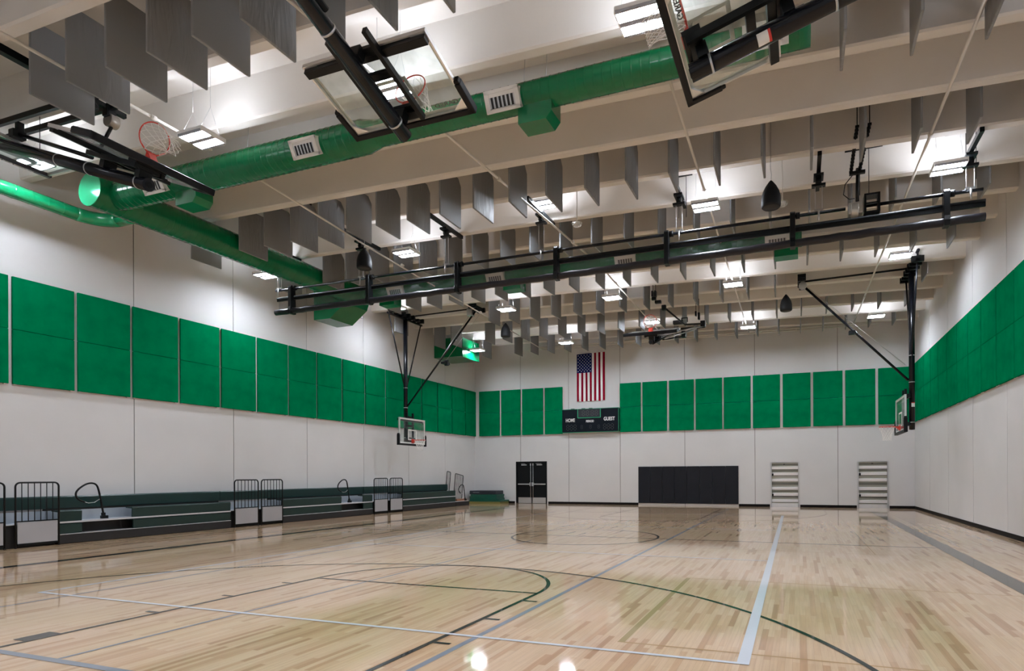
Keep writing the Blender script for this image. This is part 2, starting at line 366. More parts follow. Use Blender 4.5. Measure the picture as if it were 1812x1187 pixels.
wall('wall_back', 'y', YF, [-14.01, -11.24, -8.46, -5.2, -1.93, 1.63], XL - 0.3, XR + 0.3, 1, OPEN)
bm = NB(); bxx(bm, XL - 0.3, XR + 0.3, YN - 0.25, YN, 0, 9.35); struct('wall_front', bm, WALL)

# ceiling: double tees, each pair of stems with its deck
bm = NB(); NS = 12
def sweep(bm, prof, mi=0):
    """prof: list of (y, dz) relative to the stem underside, swept along x following zs"""
    rings = []
    for i in range(NS + 1):
        x = XL - 0.25 + (XR + 0.5 - XL) * i / NS
        rings.append([bm.verts.new((x, y, zs(x) + dz)) for y, dz in prof])
    n = len(prof)
    for i in range(NS):
        for k in range(n):
            bm.faces.new((rings[i][k], rings[i][(k + 1) % n], rings[i + 1][(k + 1) % n], rings[i + 1][k]))
    bm.faces.new(rings[0]); bm.faces.new(rings[-1][::-1])
for sy in STEMS:
    if sy > YF - 0.2: continue
    b, ch = 0.085, 0.03
    sweep(bm, [(sy - b, 0), (sy - b - ch, ch), (sy - b - 0.07, DECK + 0.02), (sy + b + 0.07, DECK + 0.02), (sy + b + ch, ch), (sy + b, 0)])
g0 = YN - 0.3; dj = [s + PITCH / 2 for s in STEMS[1::2]]
eds = [g0] + [d for d in dj if g0 + 0.5 < d < YF] + [YF + 0.3]
for a, b_ in zip(eds[:-1], eds[1:]): sweep(bm, [(a + 0.006, DECK), (b_ - 0.006, DECK), (b_ - 0.006, DECK + 0.2), (a + 0.006, DECK + 0.2)])
sweep(bm, [(g0, DECK + 0.2), (YF + 0.3, DECK + 0.2), (YF + 0.3, DECK + 0.24), (g0, DECK + 0.24)])
struct('ceiling', bm, CEIL)

# baseboards
bm = NB(); bxx(bm, XR - 0.012, XR, YN, YF, 0, 0.115); struct('baseboard_right', bm, BASEB)
bm = NB(); bxx(bm, XL, XL + 0.012, YN, YF, 0, 0.115); struct('baseboard_left', bm, BASEB)
bm = NB()
for x0, x1 in ((XL + 0.012, -14.36), (-12.41, -7.53), (-2.67, -1.27), (0.04, 2.39), (3.68, XR - 0.012)): bxx(bm, x0, x1, YF - 0.012, YF, 0, 0.115)
struct('baseboard_back', bm, BASEB)

# ------------------------------------------------------------------ doors
def text_mesh(name, s, size, m, parent, mtx, extrude=0.004, sx=1.0):
    cu = bpy.data.curves.new(name + '_c', 'FONT'); cu.body = s; cu.size = size; cu.extrude = extrude; cu.align_x = 'CENTER'; cu.align_y = 'CENTER'; cu.offset = 0.006 * size / 0.3
    t = bpy.data.objects.new(name + '_t', cu); COL.objects.link(t)
    bpy.context.view_layer.update()
    me = bpy.data.meshes.new_from_object(t.evaluated_get(bpy.context.evaluated_depsgraph_get()))
    bpy.data.objects.remove(t); bpy.data.curves.remove(cu)
    me.materials.clear(); me.materials.append(m)
    me.transform(mtx @ Matrix.Diagonal((sx, 1, 1, 1)))
    o = bpy.data.objects.new(name, me); COL.objects.link(o)
    if parent: o.parent = parent
    return o
RX = Matrix.Rotation(PI / 2, 4, 'X')     # text facing -Y
def place(loc, M_=RX): return Matrix.Translation(Vector(loc)) @ M_

# double door
dr = bpy.data.objects.new('door_1', None); COL.objects.link(dr); dr['kind'] = 'structure'; dr.location = (-13.385, YF, 0)
def dchild(name, bm, m, par=dr, bevel=0): return obj(name, bm, m, par, bevel)
bm = NB(); bxx(bm, -0.905, -0.85, -0.01, 0.2, 0, 2.24); bxx(bm, 0.85, 0.905, -0.01, 0.2, 0, 2.24); bxx(bm, -0.85, 0.85, -0.01, 0.2, 2.185, 2.24); dchild('door_frame', bm, DOORB)
for s in (-1, 1):
    bm = NB(); x0, x1 = (-0.845, -0.008) if s < 0 else (0.008, 0.845); bxx(bm, x0, x1, 0.08, 0.13, 0.012, 2.18); leaf = dchild('door_leaf', bm, DOORB)
    bm = NB(); bxx(bm, min(s * 0.03, s * 0.8), max(s * 0.03, s * 0.8), 0.066, 0.078, 0.015, 0.32); dchild('kick_plate', bm, ALU, leaf)
    bm = NB(); bxx(bm, min(s * 0.05, s * 0.8), max(s * 0.05, s * 0.8), 0.01, 0.05, 1.0, 1.06); bxx(bm, s * 0.04 - 0.03, s * 0.04 + 0.07 * s + 0.03 * 0, 0.0, 0.08, 0.93, 1.12); dchild('panic_bar', bm, ALU, leaf, 0.004)
    bm = NB(); tube(bm, (s * 0.07, 0.055, 0.1), (s * 0.07, 0.055, 2.1), 0.012, 8); bxx(bm, s * 0.07 - 0.02, s * 0.07 + 0.02, 0.03, 0.08, 2.02, 2.14); bxx(bm, s * 0.07 - 0.015, s * 0.07 + 0.015, 0.03, 0.08, 0.03, 0.12); dchild('vertical_rod', bm, ALU, leaf)
    bm = NB(); bxx(bm, s * 0.3, s * 0.6, 0.02, 0.08, 2.03, 2.09); box(bm, (s * 0.45, -0.06, 2.12), (0.3, 0.02, 0.015), Matrix.Rotation(0.35 * s, 3, 'Z')); dchild('door_closer', bm, STEEL, leaf)

# slatted steel roll doors in the back wall
def slat_door(idx, x0, x1):
    dr = bpy.data.objects.new('door_%d' % idx, None); COL.objects.link(dr); dr['kind'] = 'structure'; dr.location = (x0, YF, 0); W = x1 - x0
    bm = NB(); bxx(bm, -0.02, 0.04, -0.015, 0.16, 0, 2.07); bxx(bm, W - 0.04, W + 0.02, -0.015, 0.16, 0, 2.07); bxx(bm, 0.04, W - 0.04, -0.015, 0.16, 2.03, 2.07); obj('frame', bm, STEEL, dr)
    bm = NB(); bxx(bm, 0.04, W - 0.04, 0.10, 0.12, 0, 2.03); obj('backing_sheet', bm, mat('dull_zinc_sheet', (0.42, 0.42, 0.36, 1), 0.4, metal=0.5) if 'dull_zinc_sheet' not in MATS else MATS['dull_zinc_sheet'], dr)
    tops = [1.86, 1.58, 1.30, 0.92, 0.64, 0.35]
    for z in tops:
        bm = NB(); extr(bm, [(0.075, z), (0.02, z - 0.02), (0.05, z - 0.13), (0.085, z - 0.13)], 'x', 0.045, W - 0.045); obj('slat', bm, MATS['bright_slat'] if 'bright_slat' in MATS else mat('bright_slat', (0.88, 0.88, 0.92, 1), 0.3, metal=0.1), dr)
    bm = NB()
    for z in (1.94, 1.72, 1.66, 1.44, 1.17, 1.10, 1.04, 0.78, 0.72, 0.50, 0.45, 0.22): bxx(bm, 0.04, W - 0.04, 0.07, 0.10, z - 0.012, z + 0.012)
    obj('rib', bm, MATS['dark_rib'] if 'dark_rib' in MATS else mat('dark_rib', (0.035, 0.035, 0.035, 1), 0.5, metal=0.3), dr)
    for z in (1.52, 0.58):
        bm = NB(); bxx(bm, 0.05, 0.12, -0.01, 0.06, z - 0.09, z + 0.02); tube(bm, (0.08, 0.0, z + 0.02), (0.08, 0.0, z + 0.1), 0.01, 6); obj('latch', bm, BLACK, dr)
    bm = NB(); bxx(bm, 0.55, 0.62, 0.05, 0.07, 1.955, 1.975); obj('pull_tab', bm, BLACK, dr)
    bm = NB(); bxx(bm, 0.02, W - 0.02, -0.015, 0.09, 0.0, 0.17); obj('bottom_bar', bm, ALU, dr)
slat_door(2, -1.23, 0.0); slat_door(3, 2.43, 3.64)

# ------------------------------------------------------------------ acoustic panels
def panel(name, w, z0, z1, loc, rotz, label, group):
    t = thing(name, label, 'acoustic panel', loc, group); t.rotation_euler = (0, 0, rotz)
    zm = (z0 + z1) / 2 + 0.02
    for a, b_ in ((z0, zm - 0.004), (zm + 0.004, z1)):
        bm = NB(); bxx(bm, 0.0, w, -0.085, -0.03, a - z0, b_ - z0); obj('fabric_panel', bm, GREENP, t, 0.008)
    for u in (0.05, w - 0.05):
        bm = NB(); bxx(bm, u - 0.03, u + 0.03, -0.06, 0.0, -0.02, 0.02); bxx(bm, u - 0.03, u + 0.03, -0.03, 0.0, 0.02, z1 - z0 - 0.1); obj('mounting_rail', bm, WALL, t)
    return t
zb, zt = 3.66, 6.105
Ys = [8.405 + 1.3235 * k for k in range(-1, 16)]
vis = [y for y in Ys if y + 1.2 > 8.0]
for i, y in enumerate(vis):
    lab = 'green acoustic panel on the left wall, %s from the left picture edge' % ORD[i]
    if i == len(vis) - 1: lab = 'green acoustic panel at the corner end of the left wall row'
    panel('acoustic_panel', 1.245, zb, zt, (XL, y, zb), PI / 2, lab, 'green panels along the left wall')
bx = [(-16.48, -15.23), (-15.13, -13.98), (-13.88, -12.66), (-12.56, -11.56), (-8.45, -7.37), (-7.28, -6.06), (-5.95, -4.75), (-4.66, -3.41), (-3.33, -2.11), (-2.01, -0.81), (-0.69, 0.5), (0.61, 1.83), (1.94, 3.14), (3.25, 4.5)]
for i, (a, b_) in enumerate(bx):
    if i < 4: lab = 'green panel left of the scoreboard on the back wall, %s from the left corner' % ORD[i]
    else: lab = 'green panel right of the scoreboard on the back wall, %s from the scoreboard' % ORD[i - 4]
    panel('acoustic_panel', b_ - a, zb, zt, (a, YF, zb), 0, lab, 'green panels along the back wall')
Yr = [16.30 + 1.3235 * k for k in range(-1, 10)]
for i, y in enumerate(Yr):
    n = len(Yr) - 1 - i
    lab = 'green acoustic panel on the right wall, %s one from the far corner' % ORD[n]
    panel('acoustic_panel', min(1.27, YF - 0.08 - y), 3.69, 6.15, (XR, y + min(1.27, YF - 0.08 - y), 3.69), -PI / 2, lab, 'green panels along the right wall')

# charcoal wall pads
for i in range(8):
    x0 = -7.52 + i * 0.606
    bm = NB(); bxx(bm, 0, 0.598, -0.05, 0, 0, 1.81)
    o = obj('wall_pad', bm, WPAD, None, 0.012, (x0, YF, 0.1)); tag(o, 'charcoal vinyl wall pad low on the back wall, %s from the left of eight' % ORD[i], 'wall pad', 'charcoal wall pads')

# ------------------------------------------------------------------ scoreboard and flag
t = thing('scoreboard', 'black electronic scoreboard on the back wall reading HOME, PERIOD and GUEST', 'scoreboard', (-10.0, YF - 0.12, 3.70))
bm = NB(); bxx(bm, -1.525, 1.525, -0.08, 0.12, 0, 1.19); obj('housing', bm, SBOARD, t, 0.01)
bm = NB(); bxx(bm, -1.53, 1.53, -0.09, -0.07, -0.012, 0.012); bxx(bm, 1.505, 1.53, -0.09, -0.07, 0, 1.2); bxx(bm, -1.53, 1.53, -0.09, -0.07, 1.18, 1.2)
for a in (-0.66, 0.56): bxx(bm, a - 0.018, a + 0.018, -0.09, -0.078, 0.74, 1.18)
bxx(bm, -0.66, 0.56, -0.09, -0.078, 0.72, 0.755); obj('trim', bm, SBGRN, t)
bm = NB(); bxx(bm, -0.62, 0.52, -0.084, -0.079, 0.78, 1.16); obj('clock_window', bm, mat('clock_window_tint', (0.03, 0.03, 0.038, 1), 0.25), t)
def seg7(bm, x, z, h, wd):
    th = h * 0.1
    for zz in (z, z + h / 2, z + h): bxx(bm, x + th, x + wd - th, -0.086, -0.083, zz - th / 2, zz + th / 2)
    for xx in (x, x + wd):
        for k in (0, 1): bxx(bm, xx - th / 2, xx + th / 2, -0.086, -0.083, z + k * h / 2 + th, z + (k + 1) * h / 2 - th)
bm = NB()
for x in (-0.42, -0.2, 0.06, 0.28): seg7(bm, x, 0.84, 0.26, 0.13)
for x in (-1.28, -1.08, -0.88, 0.72, 0.92, 1.12): seg7(bm, x, 0.12, 0.27, 0.13)
for x in (-0.02, -0.5, 0.42): seg7(bm, x, 0.18, 0.18, 0.1)
obj('unlit_digits', bm, SBDIG, t)
text_mesh('home_lettering', 'HOME', 0.25, LETTER, t, place((-1.07, -0.09, 0.62)), sx=0.72)
text_mesh('guest_lettering', 'GUEST', 0.25, LETTER, t, place((1.03, -0.09, 0.64)), sx=0.78)
text_mesh('period_lettering', 'PERIOD', 0.155, LETTER, t, place((0.0, -0.09, 0.55)), sx=0.8)
bm = NB()
for x in (-0.98, -0.4, 0.0): bxx(bm, x - 0.09, x + 0.09, 0.0, 0.1, 1.2, 1.235)
obj('hanging_bracket', bm, BLACK, t)

t = thing('flag', 'large American flag hung vertically on the back wall above the scoreboard', 'flag', (-10.76, YF - 0.04, 5.30))
FW, FH = 1.52, 2.45
def frip(x, z): return -0.012 * math.sin(x * 9 + z * 1.3) - 0.01 * math.sin(x * 23) * (1 - z / FH * 0.5)
bm = NB(); nx, nz = 52, 30
G = {}
for i in range(nx + 1):
    for j in range(nz + 1):
        x = FW * i / nx; z = FH * j / nz; zz = z + 0.035 * (x / FW - 0.3) * (z / FH)
        for k, dy in ((0, 0), (1, 0.004)): G[i, j, k] = bm.verts.new((x, frip(x, z) + dy, zz + (0.012 * math.sin(x * 14) if j == 0 else 0)))
for i in range(nx):
    for j in range(nz):
        canton = i < 28 and j >= 18
        mi = 2 if canton else (0 if (i // 4) % 2 == 0 else 1)
        for k in (0, 1):
            f = bm.faces.new((G[i, j, k], G[i + 1, j, k], G[i + 1, j + 1, k], G[i, j + 1, k])); f.material_index = mi; f.smooth = True
me_o = obj('flag_cloth', bm, [FLAGR, FLAGW, FLAGB], t)
bm = NB()
cw = FW * 28 / 52; chh = FH * 12 / 30
for c in range(9):
    for r in range(11):
        if (c + r) % 2: continue
        sx_, sz_ = cw * (c + 1) / 10, FH - chh * (r + 1) / 12
        vs = []
        for k in range(10):
            rr = 0.034 if k % 2 == 0 else 0.014; a = PI / 2 + k * PI / 5
            x, z = sx_ + rr * math.cos(a), sz_ + rr * math.sin(a)
            vs.append(bm.verts.new((x, frip(x, z) - 0.006, z + 0.035 * (x / FW - 0.3) * (z / FH))))
        bm.faces.new(vs)
obj('stars', bm, FLAGW, t)

# ------------------------------------------------------------------ mats in the corner
t = thing('folded_mat', 'yellow edged folded mat at the bottom of the pile in the far left corner', 'gym mat', (-15.6, 28.75, 0), 'gym mats piled in the far left corner')
bm = NB(); bxx(bm, -0.95, 0.92, -0.5, 0.5, 0.0, 0.06); obj('lower_leaf', bm, MATY, t, 0.01)
bm = NB(); bxx(bm, -0.95, 0.90, -0.5, 0.5, 0.065, 0.115); obj('upper_leaf', bm, MATY, t, 0.01)
bm = NB(); bxx(bm, -0.93, 0.94, -0.5, 0.5, 0.12, 0.2); obj('green_cover', bm, MATG, t, 0.01)
for k, lab in enumerate(['green folded gym mat lying just above the yellow edged one in the corner pile', 'green folded gym mat in the middle of the corner pile', 'green folded gym mat right under the black topmost one in the corner pile']):
    t = thing('folded_mat', lab, 'gym mat', (-15.72 + 0.02 * k - 0.03 * (k == 1), 28.75, 0.2 + k * 0.1), 'gym mats piled in the far left corner')
    for a in (0, 1):
        bm = NB(); bxx(bm, -0.8, 0.82 - 0.03 * k, -0.47, 0.45, a * 0.05, a * 0.05 + 0.047); obj('mat_leaf', bm, MATG, t, 0.012)
t = thing('folded_mat', 'thick black topmost gym mat of the pile in the far left corner', 'gym mat', (-15.74, 28.75, 0.5), 'gym mats piled in the far left corner')
bm = NB(); bxx(bm, -0.8, 0.76, -0.47, 0.45, 0, 0.2); obj('body', bm, MATD, t, 0.03)
bm = NB(); bxx(bm, -0.58, -0.2, -0.478, -0.472, 0.095, 0.115); obj('handle_strap', bm, KICK, t)

# ------------------------------------------------------------------ bleachers
XF = -15.83
def skirt(bm, x, y0, y1, z0, z1):
    # moulded seat front: rolled top lip
    prof = [(x, z0), (x + 0.012, z0 + 0.02), (x + 0.02, z1 - 0.03), (x - 0.005, z1), (x - 0.24, z1 - 0.005), (x - 0.24, z1 - 0.03), (x - 0.02, z1 - 0.045), (x - 0.025, z0)]
    extr(bm, [(p[0], p[1]) for p in prof], 'y', y0, y1)
def bleachers(y0, y1, cut, label):
    t = thing('bleacher_section', label, 'bleachers', (0, 0, 0), 'folded bleachers along the left wall')
    t.location = (XF, y0, 0); off = Vector((-XF, -y0, 0))
    def ob(n, bm, m, bev=0, par=t):
        bmesh.ops.translate(bm, vec=off, verts=bm.verts); return obj(n, bm, m, par, bev)
    bm = NB(); bxx(bm, XF - 0.03, XF, y0, y1, 0.012, 0.215); ob('base_skirt', bm, PLINTH)
    bm = NB(); bxx(bm, XF - 0.3, XF + 0.004, y0, y1, 0.215, 0.228); ob('lower_footboard', bm, FOOT)
    bm = NB(); bxx(bm, XF - 0.4, XF - 0.34, y0 + 0.02, y1 - 0.02, 0.0, 0.5); ob('back_riser', bm, DARK)
    bm = NB(); bxx(bm, XF - 0.46, XF + 0.002, y0, y1, 0.50, 0.515); bxx(bm, XF - 0.01, XF + 0.002, y0, y1, 0.478, 0.50); ob('upper_footboard', bm, FOOT)
    bm = NB(); bxx(bm, XF - 0.49, XF - 0.46, y0, y1, 0.515, 0.755); ob('top_riser', bm, RISER)
    segs = [(y0, y1)] if cut is None else [(y0, cut[0]), (cut[1], y1)]
    for a, b_ in segs:
        bm = NB(); skirt(bm, XF - 0.03, a + 0.02, b_ - 0.0, 0.232, 0.472); ob('lower_seat', bm, BLEACH)
        bm = NB(); skirt(bm, XF - 0.03, a + 0.0, b_ - 0.0, 0.517, 0.775); ob('upper_seat', bm, BLEACH)
    bm = NB(); bxx(bm, XF - 0.60, XF - 0.50, y0, y1, 0.74, 0.80); ob('bench_bracket_rail', bm, DARK)
    bm = NB(); skirt(bm, XF - 0.47, y0, y1, 0.80, 1.09); ob('top_bench', bm, BLEACHT)
    bm = NB()
    for yy in (y0 + 0.25, (y0 + y1) / 2, y1 - 0.25): bxx(bm, XF - 0.9, XF - 0.55, yy - 0.03, yy + 0.03, 0, 0.8)
    ob('under_frame', bm, BLACK)
    return t
bleachers(2.5, 6.95, None, 'folded dark green bleacher section nearest the camera, at the left edge of the picture')
bleachers(8.80, 13.24, (9.28, 10.43), 'folded dark green bleacher section with a stair notch near its left end')
bleachers(15.14, 19.60, (17.88, 19.06), 'folded dark green bleacher section between the two far pairs of guard rails')
bleachers(21.50, 25.75, None, 'folded dark green bleacher section ending beside the corner mats')
for k, (a, b_) in enumerate(((6.97, 8.78), (13.26, 15.12), (19.62, 21.48))):
    t = thing('aisle_deck', 'grey aisle deck behind the %s pair of guard rails' % ['nearest', 'middle', 'farthest'][k], 'bleacher deck', (XF, a, 0), 'aisle decks between bleacher sections')
    L = b_ - a
    bm = NB(); bxx(bm, -0.46, -0.02, 0, L, 0.50, 0.515); obj('deck_board', bm, FOOT, t)
    bm = NB(); bxx(bm, -0.49, -0.46, 0, L, 0.515, 0.755); obj('riser', bm, RISER, t)
    bm = NB(); bxx(bm, -0.40, -0.10, 0.02, L - 0.02, 0.0, 0.5); obj('under_frame', bm, DARK, t)
    bm = NB(); skirt(bm, -0.47, 0, L, 0.80, 1.09); obj('back_bench', bm, BLEACHT, t)
# deck end with the last handrail
t = thing('end_deck', 'low grey and brown end deck at the far end of the bleachers', 'bleacher deck', (XF, 25.77, 0))
bm = NB(); bxx(bm, -0.03, 0, 0, 1.25, 0.012, 0.215); obj('base_skirt', bm, PLINTH, t)
bm = NB(); bxx(bm, -0.5, 0.0, 0, 1.25, 0.215, 0.235); obj('footboard', bm, FOOT, t)
bm = NB(); bxx(bm, -0.5, -0.12, 0.3, 1.25, 0.235, 0.33); obj('brown_step', bm, mat('brown_step', (0.30, 0.13, 0.07, 1), 0.5), t)

def guard(y0, y1, label, panel_on=True, nb=6, H=1.42):
    t = thing('guard_rail', label, 'guard rail', (XF + 0.03, y0, 0), 'bleacher aisle guard rails')
    L = y1 - y0; r = 0.09
    bm = NB(); pts = [(0, 0, 0.02), (0, 0, H - r)]
    for k in range(1, 6): a = PI / 2 * k / 5; pts.append((0, r - r * math.cos(a), H - r + r * math.sin(a)))
    for k in range(6): a = PI / 2 * k / 5; pts.append((0, L - r + r * math.sin(a), H - r + r * math.cos(a)))
    pts.append((0, L, 0.02)); path(bm, pts, 0.019, 8); obj('tube_frame', bm, BLACK, t)
    bm = NB(); bxx(bm, -0.015, 0.015, 0.02, L - 0.02, 0.565, 0.59); obj('lower_bar', bm, BLACK, t)
    for k in range(nb):
        y = L * (k + 1) / (nb + 1); bm = NB(); tube(bm, (0, y, 0.58), (0, y, H - 0.01), 0.010, 6); obj('picket', bm, BLACK, t)
    if panel_on:
        bm = NB(); bxx(bm, -0.012, 0.012, 0.03, L - 0.03, 0.10, 0.56); obj('kick_panel', bm, KICK, t)
        bm = NB(); bxx(bm, -0.014, 0.014, 0.03, L - 0.03, 0.06, 0.10); obj('bottom_edge', bm, BLACK, t)
    bm = NB()
    for y in (0, L): tube(bm, (0, y, 0.0), (0, y, 0.03), 0.024, 8)
    obj('foot', bm, BLACK, t)
    return t
guard(6.97, 7.78, 'black guard rail with grey kick panel, cut off by the left picture edge')
guard(7.97, 8.78, 'black guard rail with light grey kick panel, leftmost one seen whole')
guard(13.34, 14.18, 'black guard rail with grey kick panel, left one of the middle pair')
guard(14.30, 15.12, 'black guard rail with grey kick panel, right one of the middle pair')
guard(19.65, 20.49, 'black guard rail with grey kick panel, left one of the farthest pair')
guard(20.64, 21.47, 'black guard rail with grey kick panel, right one of the farthest pair')
def loop_rail(y, label, s=1.0, x=None, z0=0.52, big=0.85):
    t = thing('aisle_handrail', label, 'handrail', (XF - 0.2 if x is None else x, y, z0), 'looped bleacher handrails')
    bm = NB(); h = big
    P = [(0, 0.10, 0.02), (0, 0.07, 0.2 * h), (0, 0.02, 0.55 * h), (0, -0.04, 0.88 * h), (0, -0.10, 0.99 * h), (0, -0.2, 1.02 * h), (0, -0.32, 0.98 * h), (0, -0.46, 0.86 * h), (0, -0.52, 0.74 * h), (0, -0.50, 0.62 * h), (0, -0.43, 0.54 * h), (0, -0.33, 0.49 * h)]
    Q = []
    for i in range(len(P) - 1):
        p0 = Vector(P[max(i - 1, 0)]); p1 = Vector(P[i]); p2 = Vector(P[i + 1]); p3 = Vector(P[min(i + 2, len(P) - 1)])
        for k in range(4):
            u = k / 4; Q.append(0.5 * ((2 * p1) + (-p0 + p2) * u + (2 * p0 - 5 * p1 + 4 * p2 - p3) * u * u + (-p0 + 3 * p1 - 3 * p2 + p3) * u ** 3))
    Q.append(Vector(P[-1])); Q = [Vector((q.x, q.y * s, q.z)) for q in Q]
    path(bm, Q, 0.022, 8); obj('loop_tube', bm, BLACK, t)
    bm = NB(); bxx(bm, -0.04, 0.04, 0.03, 0.17, -0.003, 0.07); bxx(bm, -0.02, 0.02, 0.04, 0.12, 0.07, 0.14); obj('socket', bm, BLACK, t)
    bm = NB(); path(bm, [(0, -0.33 * s, 0.49 * h), (0, -0.25 * s, 0.46 * h), (0, -0.12 * s, 0.47 * h), (0, 0.0, 0.56 * h)], 0.008, 6); obj('tether', bm, STEEL, t)
    return t
loop_rail(9.78, 'black looped handrail in the stair notch of the near bleacher section')
loop_rail(18.42, 'black looped handrail in the stair notch of the bleachers between the far rails')
loop_rail(26.75, 'black looped handrail on the low end deck by the corner mats', x=XF - 0.12, z0=0.235, big=0.8)
# two guard grids leaning at the end
for (y, h, wd, nb, lab, lean, xx) in ((25.55, 1.75, 0.32, 2, 'narrow tall black barred rail leaning at the far end of the bleachers', 0.28, -16.35), (26.45, 1.40, 0.78, 6, 'wide black barred rail leaning by the last handrail at the bleacher end', 0.28, -16.40)):
    t = thing('leaning_rail', lab, 'guard rail', (xx, y, 0.0 if wd < 0.5 else 0.235)); t.rotation_euler = (-lean * 0.55, 0, 0)
    bm = NB(); path(bm, [(0, 0, 0), (0, 0, h - 0.06), (0, 0.02, h - 0.01), (0, 0.06, h), (0, wd - 0.06, h), (0, wd - 0.02, h - 0.01), (0, wd, h - 0.06), (0, wd, 0)], 0.018, 8); obj('tube_frame', bm, BLACK, t)
    for k in range(nb):
        yy = wd * (k + 1) / (nb + 1); bm = NB(); tube(bm, (0, yy, 0.05), (0, yy, h), 0.009, 6); obj('picket', bm, BLACK, t)
    bm = NB(); bxx(bm, -0.012, 0.012, 0, wd, 0.04, 0.07); obj('lower_bar', bm, BLACK, t)

# ------------------------------------------------------------------ baffles
BW, BH = 0.935, 1.20
bm = NB(); bxx(bm, -0.022, 0.022, -BW / 2, BW / 2, 0, BH - 0.14)
# chamfered top corners
for f in list(bm.faces): pass
bm.free(); bm = NB()
prof = [(-BW / 2, 0), (BW / 2, 0), (BW / 2, BH - 0.16), (BW / 2 - 0.13, BH), (-BW / 2 + 0.13, BH), (-BW / 2, BH - 0.16)]
extr(bm, prof, 'x', -0.022, 0.022)
baf0 = obj('ceiling_baffle', bm, BAF, None, 0.012)
wire_me = None
bm = NB()
for y in (-0.3, 0.3): tube(bm, (0, y, BH), (0, y, BH + 0.45), 0.004, 4)
wire0 = obj('hanging_wire', bm, STEEL, baf0)
rows = [(6.415, 'row nearest the camera'), (9.465, 'short row beyond the near duct'), (12.51, 'row in front of the divider curtain'), (15.56, 'row just beyond the divider curtain'),
        (18.61, 'third row from the back wall'), (21.66, 'middle row of the far half'), (24.70, 'second row from the back wall'), (27.75, 'row closest to the back wall')]
rows = [(6.415, 'first row from the camera'), (9.465, 'second row from the camera'), (12.51, 'third row from the camera'), (15.56, 'fourth row from the camera'),
        (18.61, 'fifth row from the camera'), (21.66, 'sixth row from the camera'), (24.70, 'seventh row from the camera'), (27.75, 'row closest to the back wall')]
ALLB = []
for ri, (y, rd) in enumerate(rows):
    xs = [-6.905 + 0.895 * k for k in range(-11, 13)]
    if ri == 1: xs = [0.62 + 0.93 * k for k in range(0, 4)]
    if ri == 0: xs = [x for x in xs if -11.5 < x]
    if ri == 5: xs = [x - 0.1 for k, x in enumerate(xs) if not (-15.3 < x < -11.9 or 0.0 < x < 3.5)]
    if ri == 6: xs = [x - 0.15 for x in xs]
    if ri == 7: xs = [x - 0.17 for x in xs]
    vis = []
    for x in xs:
        if not (XL + 0.15 < x < XR - 0.25): continue
        if ri in (2, 3, 4) and abs(x + 14.56) < 0.0: continue
        p = [pix(x, y + s * BW / 2, z) for s in (-1, 1) for z in (7.58, 8.75)]
        if all(q is None or not (-5 < q[0] < W_PX + 5) or q[1] < -5 for q in p): continue
        if ri == 2 and -13.6 < x < -12.0 and False: continue
        vis.append(x)
    for i, x in enumerate(vis):
        zb_ = 7.61 + 0.004 * (x + 15) if y > 14 else 7.60
        if abs(x + 14.56) < 0.42: continue      # the long duct runs there
        ALLB.append((x, y, zb_, 'grey fabric ceiling baffle, %s from the left in the %s' % (ORD[i], rd), rd))
for k, (x, y, z, lab, rd) in enumerate(ALLB):
    o = baf0 if k == 0 else copy_tree(baf0)
    o.location = (x, y, z); o.rotation_euler = (0, 0, random.uniform(-0.012, 0.012))
    tag(o, lab, 'ceiling baffle', 'grey ceiling baffles, ' + rd)

# ------------------------------------------------------------------ light fixtures
def fixture():
    t = thing('high_bay_light', '', 'light')
    bm = NB(); bxx(bm, -0.30, 0.30, -0.25, 0.25, 0.035, 0.085); bxx(bm, -0.30, -0.285, -0.25, 0.25, 0, 0.035); bxx(bm, 0.285, 0.30, -0.25, 0.25, 0, 0.035); obj('housing', bm, WHITEM, t)
    for s in (-1, 1):
        bm = NB(); bxx(bm, -0.275, 0.275, s * 0.13 - 0.082, s * 0.13 + 0.082, 0.004, 0.032); obj('lens', bm, LENS, t)
    bm = NB(); bxx(bm, -0.27, 0.27, -0.10, 0.10, 0.086, 0.095); obj('ceiling_fill_plate', bm, FILLU, t)  # added glowing plate, put on top of the housing to lift the ceiling
    bm = NB()
    for k in range(11):
        x = -0.27 + 0.54 * k / 10; tube(bm, (x, -0.245, -0.004), (x, 0.245, -0.004), 0.0022, 4)
    for y in (-0.245, -0.2, -0.13, -0.06, 0, 0.06, 0.13, 0.2, 0.245): tube(bm, (-0.285, y, -0.004), (0.285, y, -0.004), 0.0022, 4)
    for k in range(13): x = -0.28 + 0.56 * k / 12; tube(bm, (x, -0.25, -0.005), (x, -0.25, -0.02), 0.004, 4)
    obj('wire_guard', bm, LOUV, t)
    bm = NB(); bxx(bm, -0.285, 0.285, -0.044, 0.044, -0.002, 0.034)
    for s in (-1, 1): bxx(bm, -0.285, 0.285, s * 0.232 - 0.016, s * 0.232 + 0.016, -0.002, 0.034)
    obj('divider_bar', bm, LOUV, t)
    return t
L0 = fixture(); first = True
def hanger_wires(t, zl, ztop):
    hz = min(0.55, (ztop - zl) * 0.6)
    for sx in (-1, 1):
        bm = NB(); tube(bm, (sx * 0.22, 0, hz), (sx * 0.22, 0, ztop - zl), 0.004, 4)
        for sy in (-1, 1): tube(bm, (sx * 0.22, sy * 0.2, 0.085), (sx * 0.22, 0, hz), 0.003, 4)
        obj('hanger_wire', bm, STEEL, t)
rowy = [1.85, 7.94, 14.03, 20.12, 26.22]; rown = ['overhead', 'nearest', 'second', 'third', 'farthest']
colx = [-15.05, -10.17, -6.07, -1.98, 2.85]; coln = ['by the left wall', 'second from the left wall', 'third from the left wall', 'fourth from the left wall', 'by the right wall']
